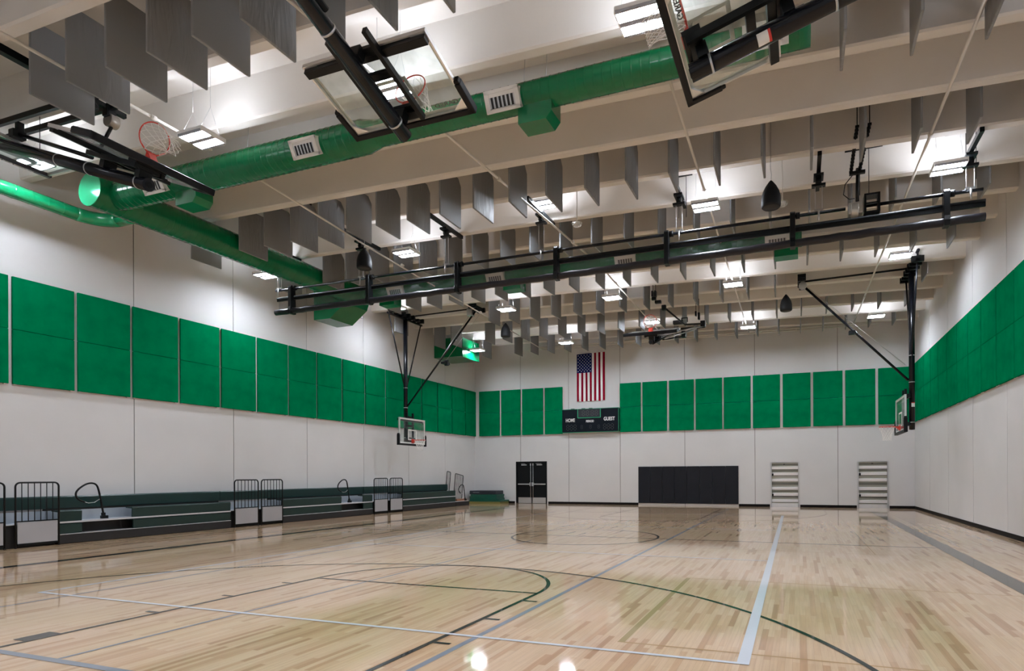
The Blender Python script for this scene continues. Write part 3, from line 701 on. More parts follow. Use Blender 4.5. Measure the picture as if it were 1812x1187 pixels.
for i, y in enumerate(rowy):
    for j, x in enumerate(colx):
        z = 7.66
        if i == 1 and j == 0: z = 8.12
        if (i, j) in ((2, 2),): z = 8.35
        if (i, j) == (4, 2): z = 8.25
        if (i, j) == (3, 0): z = 8.2
        if (i, j) == (3, 4): z = 7.96
        if (i, j) == (2, 0): x = -15.27
        if (i, j) == (4, 0): x = -14.85
        o = L0 if first else None
        if not first:
            o = L0.copy(); COL.objects.link(o)
            for ch in list(L0.children):
                if ch.name.startswith('hanger_wire'): continue
                c = ch.copy(); COL.objects.link(c); c.parent = o
        first = False
        o.location = (x, y, z)
        hanger_wires(o, z, zs(x) + DECK - 0.01)
        tag(o, 'lit rectangular high bay light hanging in the %s row, %s' % (rown[i], coln[j]), 'light', 'high bay lights, %s row' % rown[i])

# ------------------------------------------------------------------ ducts
def duct(bm, a, b, r, seg=40, rib=0.15):
    a = Vector(a); b = Vector(b); d = b - a; L = d.length; n = int(L / rib)
    q = Vector((0, 0, 1)).rotation_difference(d.normalized()).to_matrix()
    rings = []
    for i in range(n + 1):
        s = L * i / n
        for ds, dr_ in (((-0.022, 0), (-0.008, 0), (0, 0.005), (0.008, 0), (0.022, 0)) if 0 < i < n else ((0, 0),)):
            c = a + d.normalized() * (s + ds)
            rings.append([bm.verts.new(c + q @ Vector((math.cos(2 * PI * k / seg) * (r + dr_), math.sin(2 * PI * k / seg) * (r + dr_), 0))) for k in range(seg)])
    for A, B in zip(rings[:-1], rings[1:]):
        for k in range(seg):
            f = bm.faces.new((A[k], A[(k + 1) % seg], B[(k + 1) % seg], B[k])); f.smooth = True
    return rings
def vent(parent, x, yf, zc, tilt):
    """white supply grille on a small collar on the near lower side of the duct"""
    R = Matrix.Rotation(tilt, 3, 'X'); Mx = Matrix.Translation((x, yf, zc)) @ R.to_4x4()
    bm = NB(); box(bm, (0, 0.12, 0), (0.60, 0.20, 0.30)); bmesh.ops.transform(bm, matrix=Mx, verts=bm.verts); col = obj('grille_collar', bm, GRILLE, parent)
    bm = NB()
    for s in (-1, 1): bxx(bm, -0.31, 0.31, -0.01, 0.03, s * 0.14 - 0.025, s * 0.14 + 0.025); bxx(bm, s * 0.27 - 0.04, s * 0.27 + 0.04, -0.01, 0.03, -0.15, 0.15)
    bxx(bm, -0.24, 0.24, 0.0, 0.02, 0.06, 0.115)
    bmesh.ops.transform(bm, matrix=Mx, verts=bm.verts); obj('grille_frame', bm, GRILLE, col)
    bm = NB(); bxx(bm, -0.235, 0.235, 0.008, 0.016, -0.1, 0.06); bmesh.ops.transform(bm, matrix=Mx, verts=bm.verts); obj('grille_opening', bm, DARK, col)
    bm = NB()
    for k in range(7): bxx(bm, -0.235 + k * 0.073 , -0.205 + k * 0.073, -0.002, 0.012, -0.1, 0.06)
    bmesh.ops.transform(bm, matrix=Mx, verts=bm.verts); obj('grille_vane', bm, STEEL, col)
ZD = 7.85
t = thing('round_duct', 'big green round duct running across the room in front, with white grilles', 'duct', (0, 0, 0), None)
bm = NB(); duct(bm, (-14.56, 9.19, ZD), (-7.55, 9.19, ZD), 0.297); R1 = duct(bm, (-7.25, 9.19, ZD), (0.18, 9.19, ZD), 0.228)
bmesh.ops.contextual_create(bm, geom=R1[-1])
tube(bm, (-7.56, 9.19, ZD), (-7.24, 9.19, ZD), 0.297, 40, 0.228, False); obj('duct_body', bm, DUCT, t)
for x, big in ((-12.78, 1), (-8.68, 1), (-4.56, 0), (-0.42, 0)):
    r = 0.297 if big else 0.228; a = 0.45
    vent(t, x, 9.19 - (r + 0.07) * math.cos(a) - 0.02, ZD - (r + 0.07) * math.sin(a), a)
for x in (-12.1, -4.05):
    bm = NB(); r = 0.297 if x < -8 else 0.228
    extr(bm, [(x - 0.3, ZD - r - 0.26), (x + 0.2, ZD - r - 0.26), (x + 0.3, ZD - r - 0.14), (x + 0.3, ZD), (x - 0.3, ZD)], 'y', 9.19 - 0.12, 9.19 + 0.28); obj('outlet_box', bm, DUCT, t)
for x in (-10.5, -6.6, -4.3, -3.9, -1.5, -0.9):
    bm = NB(); tube(bm, (x, 9.19, ZD + 0.2), (x + 0.02, 9.25, zs(x) + DECK), 0.005, 5); obj('hanger_wire', bm, STEEL, t)
for bx_ in (t,): pass

t = thing('round_duct', 'green main duct running lengthwise beside the left wall toward the curtain', 'duct')
bm = NB(); duct(bm, (-14.56, 8.72, ZD), (-14.56, 16.6, ZD), 0.362, 44)
# elbow toward +x
pts = []
for k in range(9):
    a = PI / 2 * k / 8; pts.append((-14.56 + 0.6 - 0.6 * math.cos(a), 16.6 + 0.6 * math.sin(a), ZD))
path(bm, pts, 0.362, 40); obj('duct_body', bm, DUCT, t)
bm = NB(); tube(bm, (-14.56, 8.70, ZD), (-14.56, 8.735, ZD), 0.362, 44); obj('end_cap', bm, DUCTC, t)
bm = NB(); extr(bm, [(-15.9, 6.98), (-15.2, 6.98), (-14.55, 7.45), (-14.3, 8.1), (-15.9, 8.1)], 'y', 16.62, 17.75); obj('square_boot', bm, DUCT, t)
t = thing('round_duct', 'green round duct crossing the room behind the divider curtain', 'duct')
bm = NB(); R1 = duct(bm, (-13.9, 17.2, ZD), (0.09, 17.2, ZD), 0.25); bmesh.ops.contextual_create(bm, geom=R1[-1]); obj('duct_body', bm, DUCT, t)
for x in (-12.7, -8.93, -4.7, -0.52):
    a = 0.45; vent(t, x, 17.2 - 0.32 * math.cos(a) - 0.02, ZD - 0.32 * math.sin(a), a)
for x in (-8.45, -0.3, -13.2):
    bm = NB(); bxx(bm, x - 0.3, x + 0.3, 17.1, 17.5, ZD - 0.48, ZD); obj('outlet_box', bm, DUCT, t)
# small duct by the left wall
t = thing('round_duct', 'thin bright green duct along the left wall curving under the main duct', 'duct')
bm = NB(); zz = 7.78; X0 = -16.05
duct(bm, (X0, 1.0, zz), (X0, 9.3, zz), 0.155, 28, 0.3)
pts = []
for k in range(9):
    a = PI / 2 * k / 8; pts.append((X0 + 0.6 - 0.6 * math.cos(a), 9.3 + 0.6 * math.sin(a), zz))
path(bm, pts, 0.157, 28); tube(bm, (X0 + 0.6, 9.9, zz), (-14.75, 9.9, zz), 0.155, 28); obj('duct_body', bm, mat('bright_green_duct', (0.002, 0.24, 0.09, 1), 0.25, coat=0.3), t)
bm = NB(); tube(bm, (X0, 7.4, zz + 0.35), (X0, 7.4, 9.1), 0.006, 5)
for s in (-1, 1): tube(bm, (X0 + s * 0.13, 7.4, zz + 0.1), (X0, 7.4, zz + 0.35), 0.004, 4)
obj('hanger_wire', bm, STEEL, t)
# far box duct
t = thing('box_duct', 'square green duct box high on the left wall near the far corner', 'duct')
bm = NB(); bxx(bm, XL + 0.02, -15.25, 25.4, 27.0, 7.28, 8.2); obj('duct_box', bm, DUCT, t)
bm = NB(); bxx(bm, -15.25, -15.19, 25.4, 25.46, 7.28, 8.2); bxx(bm, -15.25, -15.19, 26.94, 27.0, 7.28, 8.2); bxx(bm, -15.25, -15.19, 25.4, 27.0, 7.25, 7.30); obj('flange', bm, DUCT, t)

# ------------------------------------------------------------------ sprinkler pipes
def pipe(name, pts, r, label, couplings=(), m=PIPE, cat='pipe'):
    t = thing(name, label, cat, pts[0], 'ceiling sprinkler pipes'); o = Vector(pts[0])
    P = [Vector(p) - o for p in pts]
    bm = NB()
    for a, b_ in zip(P[:-1], P[1:]): tube(bm, a, b_, r, 10)
    obj('pipe_run', bm, m, t)
    for u in couplings:
        c = P[0].lerp(P[-1], u); d = (P[-1] - P[0]).normalized()
        bm = NB(); tube(bm, c - d * 0.05, c + d * 0.05, r * 1.7, 10); bxx(bm, c.x - 0.05, c.x + 0.05, c.y - 0.015, c.y + 0.015, c.z - 0.012, c.z + 0.012); obj('coupling', bm, m, t)
    return t
pipe('sprinkler_pipe', [(-10.75, 1.0, 7.97), (-10.75, 8.6, 7.92)], 0.026, 'white sprinkler pipe passing the nearest grey baffles at the left', (0.37, 0.85))
pipe('sprinkler_pipe', [(-10.75, 9.7, 7.86), (-10.9, 13.6, 7.7), (-12.2, 28.2, 7.9)], 0.022, 'white sprinkler pipe at far left reaching the main hoop frame', (0.3, 0.6))
pipe('sprinkler_pipe', [(-6.62, 3.0, 7.95), (-5.74, 17.0, 7.95)], 0.026, 'white sprinkler pipe passing left of the folded hoop over the middle', (0.3, 0.62, 0.9))
pipe('sprinkler_pipe', [(-5.7, 17.2, 7.95), (-5.9, 28.2, 7.95)], 0.022, 'white sprinkler pipe running toward the flag', (0.2, 0.7))
pipe('sprinkler_pipe', [(-1.93, 9.6, 7.9), (-2.1, 28.2, 7.9)], 0.024, 'white sprinkler pipe above the middle of the curtain toward the two slatted doors', (0.22, 0.42, 0.7))
pipe('sprinkler_pipe', [(2.4, 7.0, 7.9), (2.2, 28.2, 7.9)], 0.026, 'white sprinkler pipe at the right crossing the upper right corner', (0.28, 0.45, 0.8))
pipe('sprinkler_main', [(-13.2, 28.62, 8.0), (3.2, 28.62, 7.9)], 0.028, 'horizontal white sprinkler main along the back wall, lower of two', (0.2, 0.5, 0.8))
pipe('sprinkler_main', [(-13.2, 28.9, 8.17), (4.3, 28.9, 8.05)], 0.035, 'horizontal white sprinkler main along the back wall, upper of two', ())

# ------------------------------------------------------------------ detectors and speakers
def speaker(x, y, zb_, label):
    t = thing('pendant_speaker', label, 'speaker', (x, y, zb_), 'black pendant speakers')
    bm = NB(); lathe(bm, [(0, 0.0), (0.17, 0.0), (0.19, 0.02), (0.195, 0.06), (0.19, 0.22), (0.165, 0.33), (0.11, 0.44), (0.045, 0.53), (0.018, 0.56), (0, 0.565)], 24); obj('shell', bm, SPK, t)
    bm = NB(); lathe(bm, [(0, -0.006), (0.165, -0.004), (0.168, 0.004)], 24); obj('grille', bm, DARK, t)
    bm = NB(); path(bm, [(0, 0, 0.56), (0.01, 0, 0.7), (-0.008, 0, 0.8), (0, 0, zs(x) + DECK - zb_)], 0.006, 5); obj('hanging_cable', bm, STEEL, t)
speaker(-10.82, 13.1, 7.03, 'black bullet shaped speaker hanging at the left above the curtain end')
speaker(-0.52, 13.1, 7.03, 'black bullet shaped speaker hanging in front of the curtain, biggest of the four')
speaker(-10.95, 21.6, 7.03, 'black bullet shaped speaker hanging before baffles near the left diagonal hoop brace')
speaker(-0.39, 21.6, 7.03, 'black bullet shaped speaker hanging left of the right hoop diagonal brace')
def detector(x, y, z, label):
    t = thing('caged_detector', label, 'detector', (x, y, z), 'caged white ceiling detectors')
    bm = NB(); lathe(bm, [(0, -0.04), (0.06, -0.03), (0.075, 0.0), (0.075, 0.03), (0, 0.035)], 16); obj('sensor_dome', bm, WHITEM, t)
    bm = NB()
    for k in range(8):
        a = 2 * PI * k / 8; path(bm, [(0.12 * math.cos(a) * math.cos(u), 0.12 * math.sin(a) * math.cos(u), 0.02 - 0.1 * math.sin(u)) for u in [0, 0.4, 0.8, 1.2, 1.5]], 0.004, 4)
    for u in (0, 0.5, 1.0): rr = 0.12 * math.cos(u); path(bm, [(rr * math.cos(2 * PI * k / 16), rr * math.sin(2 * PI * k / 16), 0.02 - 0.1 * math.sin(u)) for k in range(17)], 0.004, 4)
    obj('wire_cage', bm, WHITEM, t)
    bm = NB(); tube(bm, (0, 0, 0.03), (0, 0, zs(x) + DECK - z), 0.013, 8); obj('conduit_drop', bm, PIPE, t)
detector(-5.03, 13.75, 7.62, 'white caged detector on a drop pipe in front of the curtain middle')
detector(-0.33, 14.5, 7.68, 'white caged detector half hidden behind the biggest black speaker')

# ------------------------------------------------------------------ divider curtain
YC = 14.05
def lin(x, zl, zr): return zl + (zr - zl) * (x + 14.9) / (3.48 + 14.9)
t = thing('divider_curtain', 'long black rolled divider curtain hanging across the hall from wall to wall', 'divider curtain', (0, YC, 0))
def cz(x, a): return {'top': lin(x, 7.16, 7.17), 'mid': lin(x, 6.93, 6.96), 'roll': lin(x, 6.50, 6.62)}[a] - (0.035 * math.sin(PI * (x + 14.9) / 18.4) if a == 'roll' else 0)
bm = NB(); tube(bm, (-14.9, 0, 7.16), (0.95, 0, 7.168), 0.035, 12); tube(bm, (1.35, 0, 7.168), (3.45, 0, 7.17), 0.035, 12); obj('drive_pipe', bm, BLACKG, t)
bm = NB(); tube(bm, (-14.9, 0.05, 6.93), (3.5, 0.05, 6.96), 0.035, 12); bxx(bm, -14.9, 3.5, 0.03, 0.07, 6.84, 6.93); obj('header_pipe', bm, BLACK, t)
bm = NB(); N = 90; pts = []
for i in range(N + 1):
    x = -14.9 + 18.38 * i / N; pts.append((x, 0.0 + 0.008 * math.sin(i * 1.7), cz(x, 'roll') + 0.006 * math.sin(i * 2.3)))
path(bm, pts, 0.085, 14); obj('rolled_curtain', bm, mat('black_vinyl_roll', (0.012, 0.012, 0.016, 1), 0.36, spec=0.35, bump=0.5, bscale=14), t)
bm = NB(); nx = 220; vs = []
for i in range(nx + 1):
    x = -14.85 + 18.25 * i / nx; zt_, zb2 = cz(x, 'mid') - 0.08, cz(x, 'roll') + 0.06
    vs.append([bm.verts.new((x + 0.05 * math.sin(i * 0.3) * (1 - v), 0.05 + 0.035 * math.sin(i * 0.9 + v * 2.5) * (0.4 + 0.6 * math.sin(i * 0.13) ** 2) * math.sin(PI * v + 0.2), zt_ * v + zb2 * (1 - v))) for v in (0, 0.33, 0.66, 1.0)])
for i in range(nx):
    for k in range(3):
        f = bm.faces.new((vs[i][k], vs[i + 1][k], vs[i + 1][k + 1], vs[i][k + 1])); f.smooth = True
obj('mesh_fabric', bm, MESH, t)
for x in (-14.28, -11.44, -8.54, -5.69, -2.89, -0.11, 2.81):
    bm = NB(); zr = cz(x, 'roll')
    extr(bm, [(-0.11, zr - 0.10), (0.11, zr - 0.10), (0.125, zr), (0.11, zr + 0.1), (0.09, 7.21), (0.05, 7.25), (-0.06, 7.25), (-0.10, 7.2), (-0.10, zr + 0.1), (-0.125, zr)], 'x', x - 0.055, x + 0.055); st = obj('lift_strap', bm, BLACK, t, 0.01)
    bm = NB(); tube(bm, (x + 0.06, 0, 7.17), (x + 0.15, 0, 7.17), 0.07, 14); obj('strap_pulley', bm, BLACK, st)
# motor
bm = NB(); tube(bm, (1.05, -0.02, 7.10), (1.2, -0.02, 7.10), 0.15, 16); bxx(bm, 1.0, 1.28, -0.12, 0.12, 7.0, 7.24); mo = obj('drive_motor', bm, mat('cast_motor_body', (0.5, 0.5, 0.47, 1), 0.4, metal=0.7), t, 0.02)
bm = NB(); bxx(bm, 1.3, 1.34, -0.15, 0.1, 6.98, 7.36); bxx(bm, 1.56, 1.6, -0.15, 0.1, 6.98, 7.36); bxx(bm, 1.3, 1.6, -0.15, 0.1, 7.33, 7.37); bxx(bm, 1.3, 1.6, -0.15, 0.1, 6.97, 7.0); bxx(bm, 1.3, 1.6, -0.15, -0.1, 7.15, 7.18); obj('motor_frame', bm, BLACK, mo)
# lifting hoists: bar under the stems, pulley block, two cables down to the pipe
hx = [(-14.75, 'left end'), (-11.72, 'second from the left'), (-8.9, 'third from the left'), (-6.1, 'fourth from the left'), (-2.6, 'middle right'), (0.42, 'just left of the motor'), (3.23, 'right end')]
for k, (x, pos) in enumerate(hx):
    zt_ = zs(x) - 0.03
    h = thing('curtain_hoist', 'black ceiling bar with pulley and cables lifting the curtain, %s' % pos, 'hoist', (x, YC, zt_), 'curtain hoists')
    bm = NB(); bxx(bm, -0.04, 0.04, -0.85, 0.82, -0.06, 0.03); obj('mounting_bar', bm, BLACK, h)
    bm = NB(); bxx(bm, -0.10, 0.10, -0.16, 0.16, -0.14, -0.09); bxx(bm, -0.05, 0.05, -0.05, 0.05, -0.26, -0.1); bxx(bm, -0.14, 0.14, -0.06, 0.06, -0.32, -0.27); tube(bm, (-0.06, 0, -0.2), (0.06, 0, -0.2), 0.06, 12); obj('pulley_block', bm, BLACK, h)
    bm = NB()
    for s in (-1, 1): tube(bm, (s * 0.07, 0, -0.3), (s * 0.07, 0, 7.2 - zt_), 0.006, 5)
    obj('lift_cable', bm, mat('pale_lift_cable', (0.6, 0.6, 0.62, 1), 0.4) if 'pale_lift_cable' not in MATS else MATS['pale_lift_cable'], h)
    bm = NB(); bxx(bm, -0.09, 0.09, -0.03, 0.03, 7.19 - zt_, 7.24 - zt_); tube(bm, (0, -0.04, 7.2 - zt_), (0, -0.05, 6.98 - zt_), 0.02, 8); obj('pipe_clamp', bm, STEEL, h)
# twin chained struts over the motor
h = thing('motor_strut', 'pair of black perforated struts carrying the curtain motor', 'strut', (1.15, YC, 7.3))
for s in (-1, 1):
    bm = NB(); tube(bm, (s * 0.11 + 0.05, -1.1, 1.0), (s * 0.08 - 0.03, -0.25, 0.52), 0.028, 6); 
    for q in range(14):
        u = q / 13; bxx(bm, s * (0.11 - 0.03 * u) + 0.05 - 0.08 * u - 0.035, s * (0.11 - 0.03 * u) + 0.05 - 0.08 * u + 0.035, -1.1 + 0.85 * u - 0.02, -1.1 + 0.85 * u + 0.02, 1.0 - 0.48 * u - 0.02, 1.0 - 0.48 * u + 0.02)
    obj('perforated_arm', bm, BLACK, h)
    bm = NB(); tube(bm, (s * 0.11 + 0.05, -1.1, 1.0), (s * 0.11 + 0.05, -1.1, zs(1.2) + DECK - 7.32), 0.01, 6); obj('threaded_rod', bm, BLACK, h)
bm = NB(); bxx(bm, -0.22, 0.3, -1.16, -1.04, zs(1.2) + DECK - 7.34, zs(1.2) + DECK - 7.28); obj('top_channel', bm, BLACK, h)
bm = NB(); tube(bm, (0.02, -0.1, -0.05), (0.02, -0.2, 0.6), 0.035, 8); bxx(bm, -0.14, 0.16, -0.28, -0.2, 0.46, 0.52); obj('centre_post', bm, BLACK, h)
bm = NB(); path(bm, [(-0.05, -0.2, 0.5), (-0.22, -0.2, 0.3), (-0.25, -0.18, 0.1), (-0.14, -0.15, 0.0), (-0.03, -0.1, 0.02)], 0.01, 6); obj('cable_loop', bm, BLACK, h)
# short ceiling channels with rods
for k, (x, y, zz, wd, lab) in enumerate(((-2.62, 14.55, 8.72, 0.5, 'behind the hoist right of middle'), (1.35, 14.55, 8.62, 0.75, 'left of the right hand light'), (3.35, 14.55, 8.6, 0.9, 'above the right hand light'), (-12.6, 12.9, 8.9, 0.35, 'beside the main duct at left'))):
    h = thing('strut_channel', 'short black ceiling channel with two rods, ' + lab, 'channel', (x, y, zz), 'short black ceiling channels')
    bm = NB(); bxx(bm, -wd / 2, wd / 2, -0.03, 0.03, 0, 0.05); bxx(bm, -0.06, 0.06, -0.02, 0.02, 0.05, zs(x) + DECK - zz - 0.025); obj('channel', bm, BLACK, h)
    bm = NB(); tube(bm, (-0.08, 0, 0), (-0.08, 0, -1.0), 0.008, 5); tube(bm, (0.1, 0, 0), (0.1, 0, -1.0), 0.008, 5); obj('rod', bm, BLACK, h)

# ------------------------------------------------------------------ basketball hoops
def build_hoop(label, tip, U, N, group=None, down=True, bord=WHITEM, sheet=True, logo=0.62, mr_=0.086, rx=0.21):
    """local frame: x across the board, y out of its front, z up the mast from its tip"""
    U = Vector(U).normalized(); N = Vector(N).normalized(); Wv = N.cross(U)
    t = thing('basketball_hoop', label, 'basketball hoop', tip, group)
    Mr = Matrix((Wv, N, U)).transposed().to_4x4(); Mr.translation = Vector(tip); t.matrix_world = Mr
    PL = 5.25
    bm = NB(); tube(bm, (0, 0, -0.06), (0, 0, PL), mr_, 20); pole = obj('mast', bm, BLACKG, t)
    for z in (0.17, 1.45, 2.3):
        bm = NB(); tube(bm, (0, 0, z - 0.012), (0, 0, z + 0.012), mr_ + 0.005, 20); obj('mast_band', bm, STEEL, pole)
    bm = NB(); tube(bm, (0, 0, -0.068), (0, 0, -0.06), 0.05, 14); obj('mast_end_plate', bm, BLACK, pole)
    if sheet:
        # curved warning sheet wrapped on the side of the mast
        for nm, z0_, z1_, mm, rr in (('label_sheet', 0.66, 0.80, WHITEM, mr_ + 0.002), ('label_stripe', 0.775, 0.802, LABELR, mr_ + 0.003)):
            bm = NB(); pv = None
            for q in range(9):
                a = math.radians(sheet - 38 + 76 * q / 8); cur = [bm.verts.new((rr * math.cos(a), rr * math.sin(a), z)) for z in (z0_, z1_)]
                if pv: bm.faces.new((pv[0], pv[1], cur[1], cur[0]))
                pv = cur
            obj(nm, bm, mm, pole)
    # mounting frame
    bm = NB()
    for s in (-1, 1): bxx(bm, s * rx - 0.03, s * rx + 0.03, 0.17, 0.25, -0.02, 1.22)
    for z in (0.06, 0.98, 0.66): bxx(bm, -rx, rx, 0.19, 0.25, z - 0.05, z + 0.05)
    bxx(bm, -0.9, 0.9, 0.23, 0.31, 0.84, 0.94); bxx(bm, -0.24, 0.24, 0.25, 0.31, -0.04, 0.16)
    for z in (0.12, 1.02): bxx(bm, -0.10, 0.10, 0.06, 0.22, z - 0.06, z + 0.06)
    obj('mounting_frame', bm, BLACK, t, 0.004)
    bm = NB(); bxx(bm, -0.9, 0.9, 0.318, 0.332, -0.10, 0.95); obj('glass_board', bm, GLASS, t)
    bm = NB()
    for s in (-1, 1): bxx(bm, s * 0.905 - 0.012, s * 0.905 + 0.012, 0.29, 0.345, -0.11, 0.965)
    for z in (-0.105, 0.96): bxx(bm, -0.915, 0.915, 0.29, 0.345, z - 0.012, z + 0.012)
    for s in (-1, 1):
        for z in (-0.09, 0.945):
            k = 1 if z < 0 else -1
            extr(bm, [(s * 0.89, z), (s * 0.70, z), (s * 0.89, z + k * 0.14)], 'y', 0.292, 0.316)
    obj('board_frame', bm, ALU, t)
    bm = NB(); y0, y1 = 0.333, 0.336
    bxx(bm, -0.90, -0.85, y0, y1, -0.10, 0.95); bxx(bm, 0.85, 0.90, y0, y1, -0.10, 0.95); bxx(bm, -0.85, 0.85, y0, y1, 0.90, 0.95); bxx(bm, -0.85, 0.85, y0, y1, -0.10, -0.05)
    obj('border_line', bm, bord, t)
    bm = NB(); bxx(bm, -0.305, -0.255, y0, y1, 0.05, 0.50); bxx(bm, 0.255, 0.305, y0, y1, 0.05, 0.50); bxx(bm, -0.255, 0.255, y0, y1, 0.45, 0.50); bxx(bm, -0.255, 0.255, y0, y1, 0.05, 0.09); obj('target_square', bm, bord, t)
    bm = NB(); prof = []
    bxx(bm, -0.965, 0.965, 0.265, 0.375, -0.185, -0.105)
    for s in (-1, 1):
        bxx(bm, s * 0.90, s * 0.985, 0.265, 0.375, -0.185, 0.26); extr(bm, [(s * 0.90, 0.26), (s * 0.985, 0.26), (s * 0.972, 0.305), (s * 0.91, 0.305)], 'y', 0.275, 0.365)
    obj('edge_padding', bm, PAD, t, 0.012)
    if not down:
        mt = Matrix.Translation((logo, 0.338, -0.005)) @ Matrix.Rotation(PI, 4, 'Z') @ Matrix.Rotation(PI / 2, 4, 'X')
        text_mesh('board_lettering', 'GARED', 0.085, DLETT, t, mt, 0.002, 1.3)
    # rim
    rc = Vector((0, 0.335 + 0.15 + 0.23, 0.05))
    bm = NB(); path(bm, [(rc.x + 0.235 * math.cos(2 * PI * k / 36), rc.y + 0.235 * math.sin(2 * PI * k / 36), rc.z) for k in range(37)], 0.0095, 8)
    bxx(bm, -0.075, 0.075, 0.336, 0.36, -0.08, 0.09); extr(bm, [(0.36, 0.055), (0.49, 0.055), (0.49, 0.04), (0.44, 0.02), (0.36, -0.08)], 'x', -0.07, -0.055); extr(bm, [(0.36, 0.055), (0.49, 0.055), (0.49, 0.04), (0.44, 0.02), (0.36, -0.08)], 'x', 0.055, 0.07)
    bxx(bm, -0.075, 0.075, 0.36, 0.50, 0.045, 0.056); extr(bm, [(0.36, -0.08), (0.48, 0.035), (0.48, 0.045), (0.36, -0.06)], 'x', -0.06, 0.06)
    for s in (-1, 1): tube(bm, (s * 0.065, 0.47, 0.048), (s * 0.17, 0.56, 0.048), 0.008, 6)
    rim = obj('rim', bm, ORANGE, t)
    # net
    bm = NB(); nl = 12; lv = [(0.228, 0.0), (0.20, -0.09), (0.165, -0.17), (0.14, -0.245), (0.125, -0.315), (0.12, -0.38), (0.125, -0.43)]
    gl = (Mr.to_3x3().inverted() @ Vector((0, 0, -1))) if not down else Vector((0, 0, 0))
    def npt(l, k):
        r, z = lv[l]; a = 2 * PI * (k + 0.5 * (l % 2)) / nl; dr_ = (l / 6) ** 1.5 * (0.05 if not down else 0)
        j = 0.012 * math.sin(k * 2.7 + l * 1.9)
        return rc + Vector(((r + j) * math.cos(a), (r + j) * math.sin(a), z - 0.01)) + gl * dr_
    for l in range(6):
        for k in range(nl):
            tube(bm, npt(l, k), npt(l + 1, k), 0.0042, 4, caps=False)
            tube(bm, npt(l, k), npt(l + 1, k - 1 if l % 2 == 0 else k + 1), 0.0042, 4, caps=False)
    obj('net', bm, NETM, rim)
    # top hinge pipe and V braces
    bm = NB(); tube(bm, (-1.2, 0, PL), (1.2, 0, PL), 0.045, 12); obj('hinge_pipe', bm, BLACKG, t)
    for s in (-1, 1):
        bm = NB(); tube(bm, (s * 1.12, 0, PL), (s * 0.05, 0, 2.25), 0.028, 10); obj('side_brace', bm, BLACKG, t)
    return t, Mr
def tubes_world(parent, Mr, name, segs, m=BLACK):
    inv = Mr.inverted()
    for a, b_, r in segs:
        bm = NB(); tube(bm, inv @ Vector(a), inv @ Vector(b_), r, 10); o = obj(name, bm, m, parent)
    return o
def boxes_world(parent, Mr, name, bxs, m=BLACK, bev=0.0):
    inv = Mr.inverted()
    for b_ in bxs:
        bm = NB(); bxx(bm, *b_); bmesh.ops.transform(bm, matrix=inv, verts=bm.verts); o = obj(name, bm, m, parent, bev)
    return o
YH = 21.75; ZT = 2.98
def ceiling_hangers(t, Mr, x, y0, y1, z):
    segs = []
    for y in (y0, (y0 + y1) / 2, y1): segs.append(((x, y, z), (x, y, zs(x)), 0.012))
    tubes_world(t, Mr, 'hanger_rod', segs)
# left lowered
t, Mr = build_hoop('lowered basketball hoop with glass board in front of the left wall panels', (-15.82, YH, ZT), (0, 0, 1), (1, 0, 0), 'lowered hoops facing each other', sheet=False)
tubes_world(t, Mr, 'front_brace', [((-15.72, YH, 4.5), (-12.35, YH, 8.30), 0.036)], BLACKG)
tubes_world(t, Mr, 'hoist_cable', [((-15.3, YH + 0.02, 4.95), (-12.55, YH + 0.03, 8.28), 0.012), ((-13.8, YH - 0.02, 6.3), (-12.2, YH + 0.1, 8.2), 0.006)], STEEL)
tubes_world(t, Mr, 'link_tube', [((-15.3, YH, 8.32), (-12.3, YH, 8.36), 0.03)])
boxes_world(t, Mr, 'hinge_block', [(-12.5, -12.2, YH - 0.5, YH + 0.5, 8.33, 8.38), (-12.42, -12.22, YH - 0.2, YH + 0.25, 8.22, 8.42), (-12.5, -12.15, YH - 0.42, YH - 0.34, 8.28, 8.44), (-12.5, -12.15, YH + 0.3, YH + 0.4, 8.25, 8.44)], BLACK, 0.01)
boxes_world(t, Mr, 'winch_box', [(-12.75, -12.5, YH - 0.12, YH + 0.12, 8.05, 8.33)], STEEL, 0.02)
boxes_world(t, Mr, 'beam_clamps', [(-15.92, -15.6, YH - 1.0 + 0.33 * k, YH - 0.9 + 0.33 * k, 8.28, 8.46) for k in range(7)] + [(-15.85, -15.72, YH - 1.15, YH + 1.25, 8.32, 8.40)], BLACK, 0.01)
boxes_world(t, Mr, 'limit_switch', [(-14.0, -13.8, YH - 0.1, YH + 0.3, 6.18, 6.28), (-13.85, -13.7, YH - 0.06, YH + 0.06, 6.1, 6.34)], BLACK, 0.01)
# right lowered
t, Mr = build_hoop('lowered basketball hoop seen edge-on in front of the right wall', (3.38, YH, ZT), (0, 0, 1), (-1, 0, 0), 'lowered hoops facing each other', sheet=200)
tubes_world(t, Mr, 'front_brace', [((3.28, YH, 4.5), (0.16, YH, 7.86), 0.04)], BLACKG)
tubes_world(t, Mr, 'hoist_cable', [((3.2, YH + 0.02, 5.0), (0.3, YH + 0.03, 7.8), 0.008)], STEEL)
tubes_world(t, Mr, 'link_tube', [((3.25, YH, 8.06), (0.1, YH, 8.0), 0.032)])
boxes_world(t, Mr, 'hinge_block', [(0.0, 0.22, YH - 0.45, YH + 0.45, 8.02, 8.08), (0.02, 0.2, YH - 0.12, YH + 0.12, 7.75, 8.15), (-0.02, 0.24, YH - 0.4, YH - 0.3, 7.92, 8.15), (-0.02, 0.24, YH + 0.3, YH + 0.4, 7.92, 8.15)], BLACK, 0.01)
tubes_world(t, Mr, 'winch_drum', [((0.14, YH - 0.22, 7.82), (0.14, YH - 0.12, 7.82), 0.13)], STEEL)
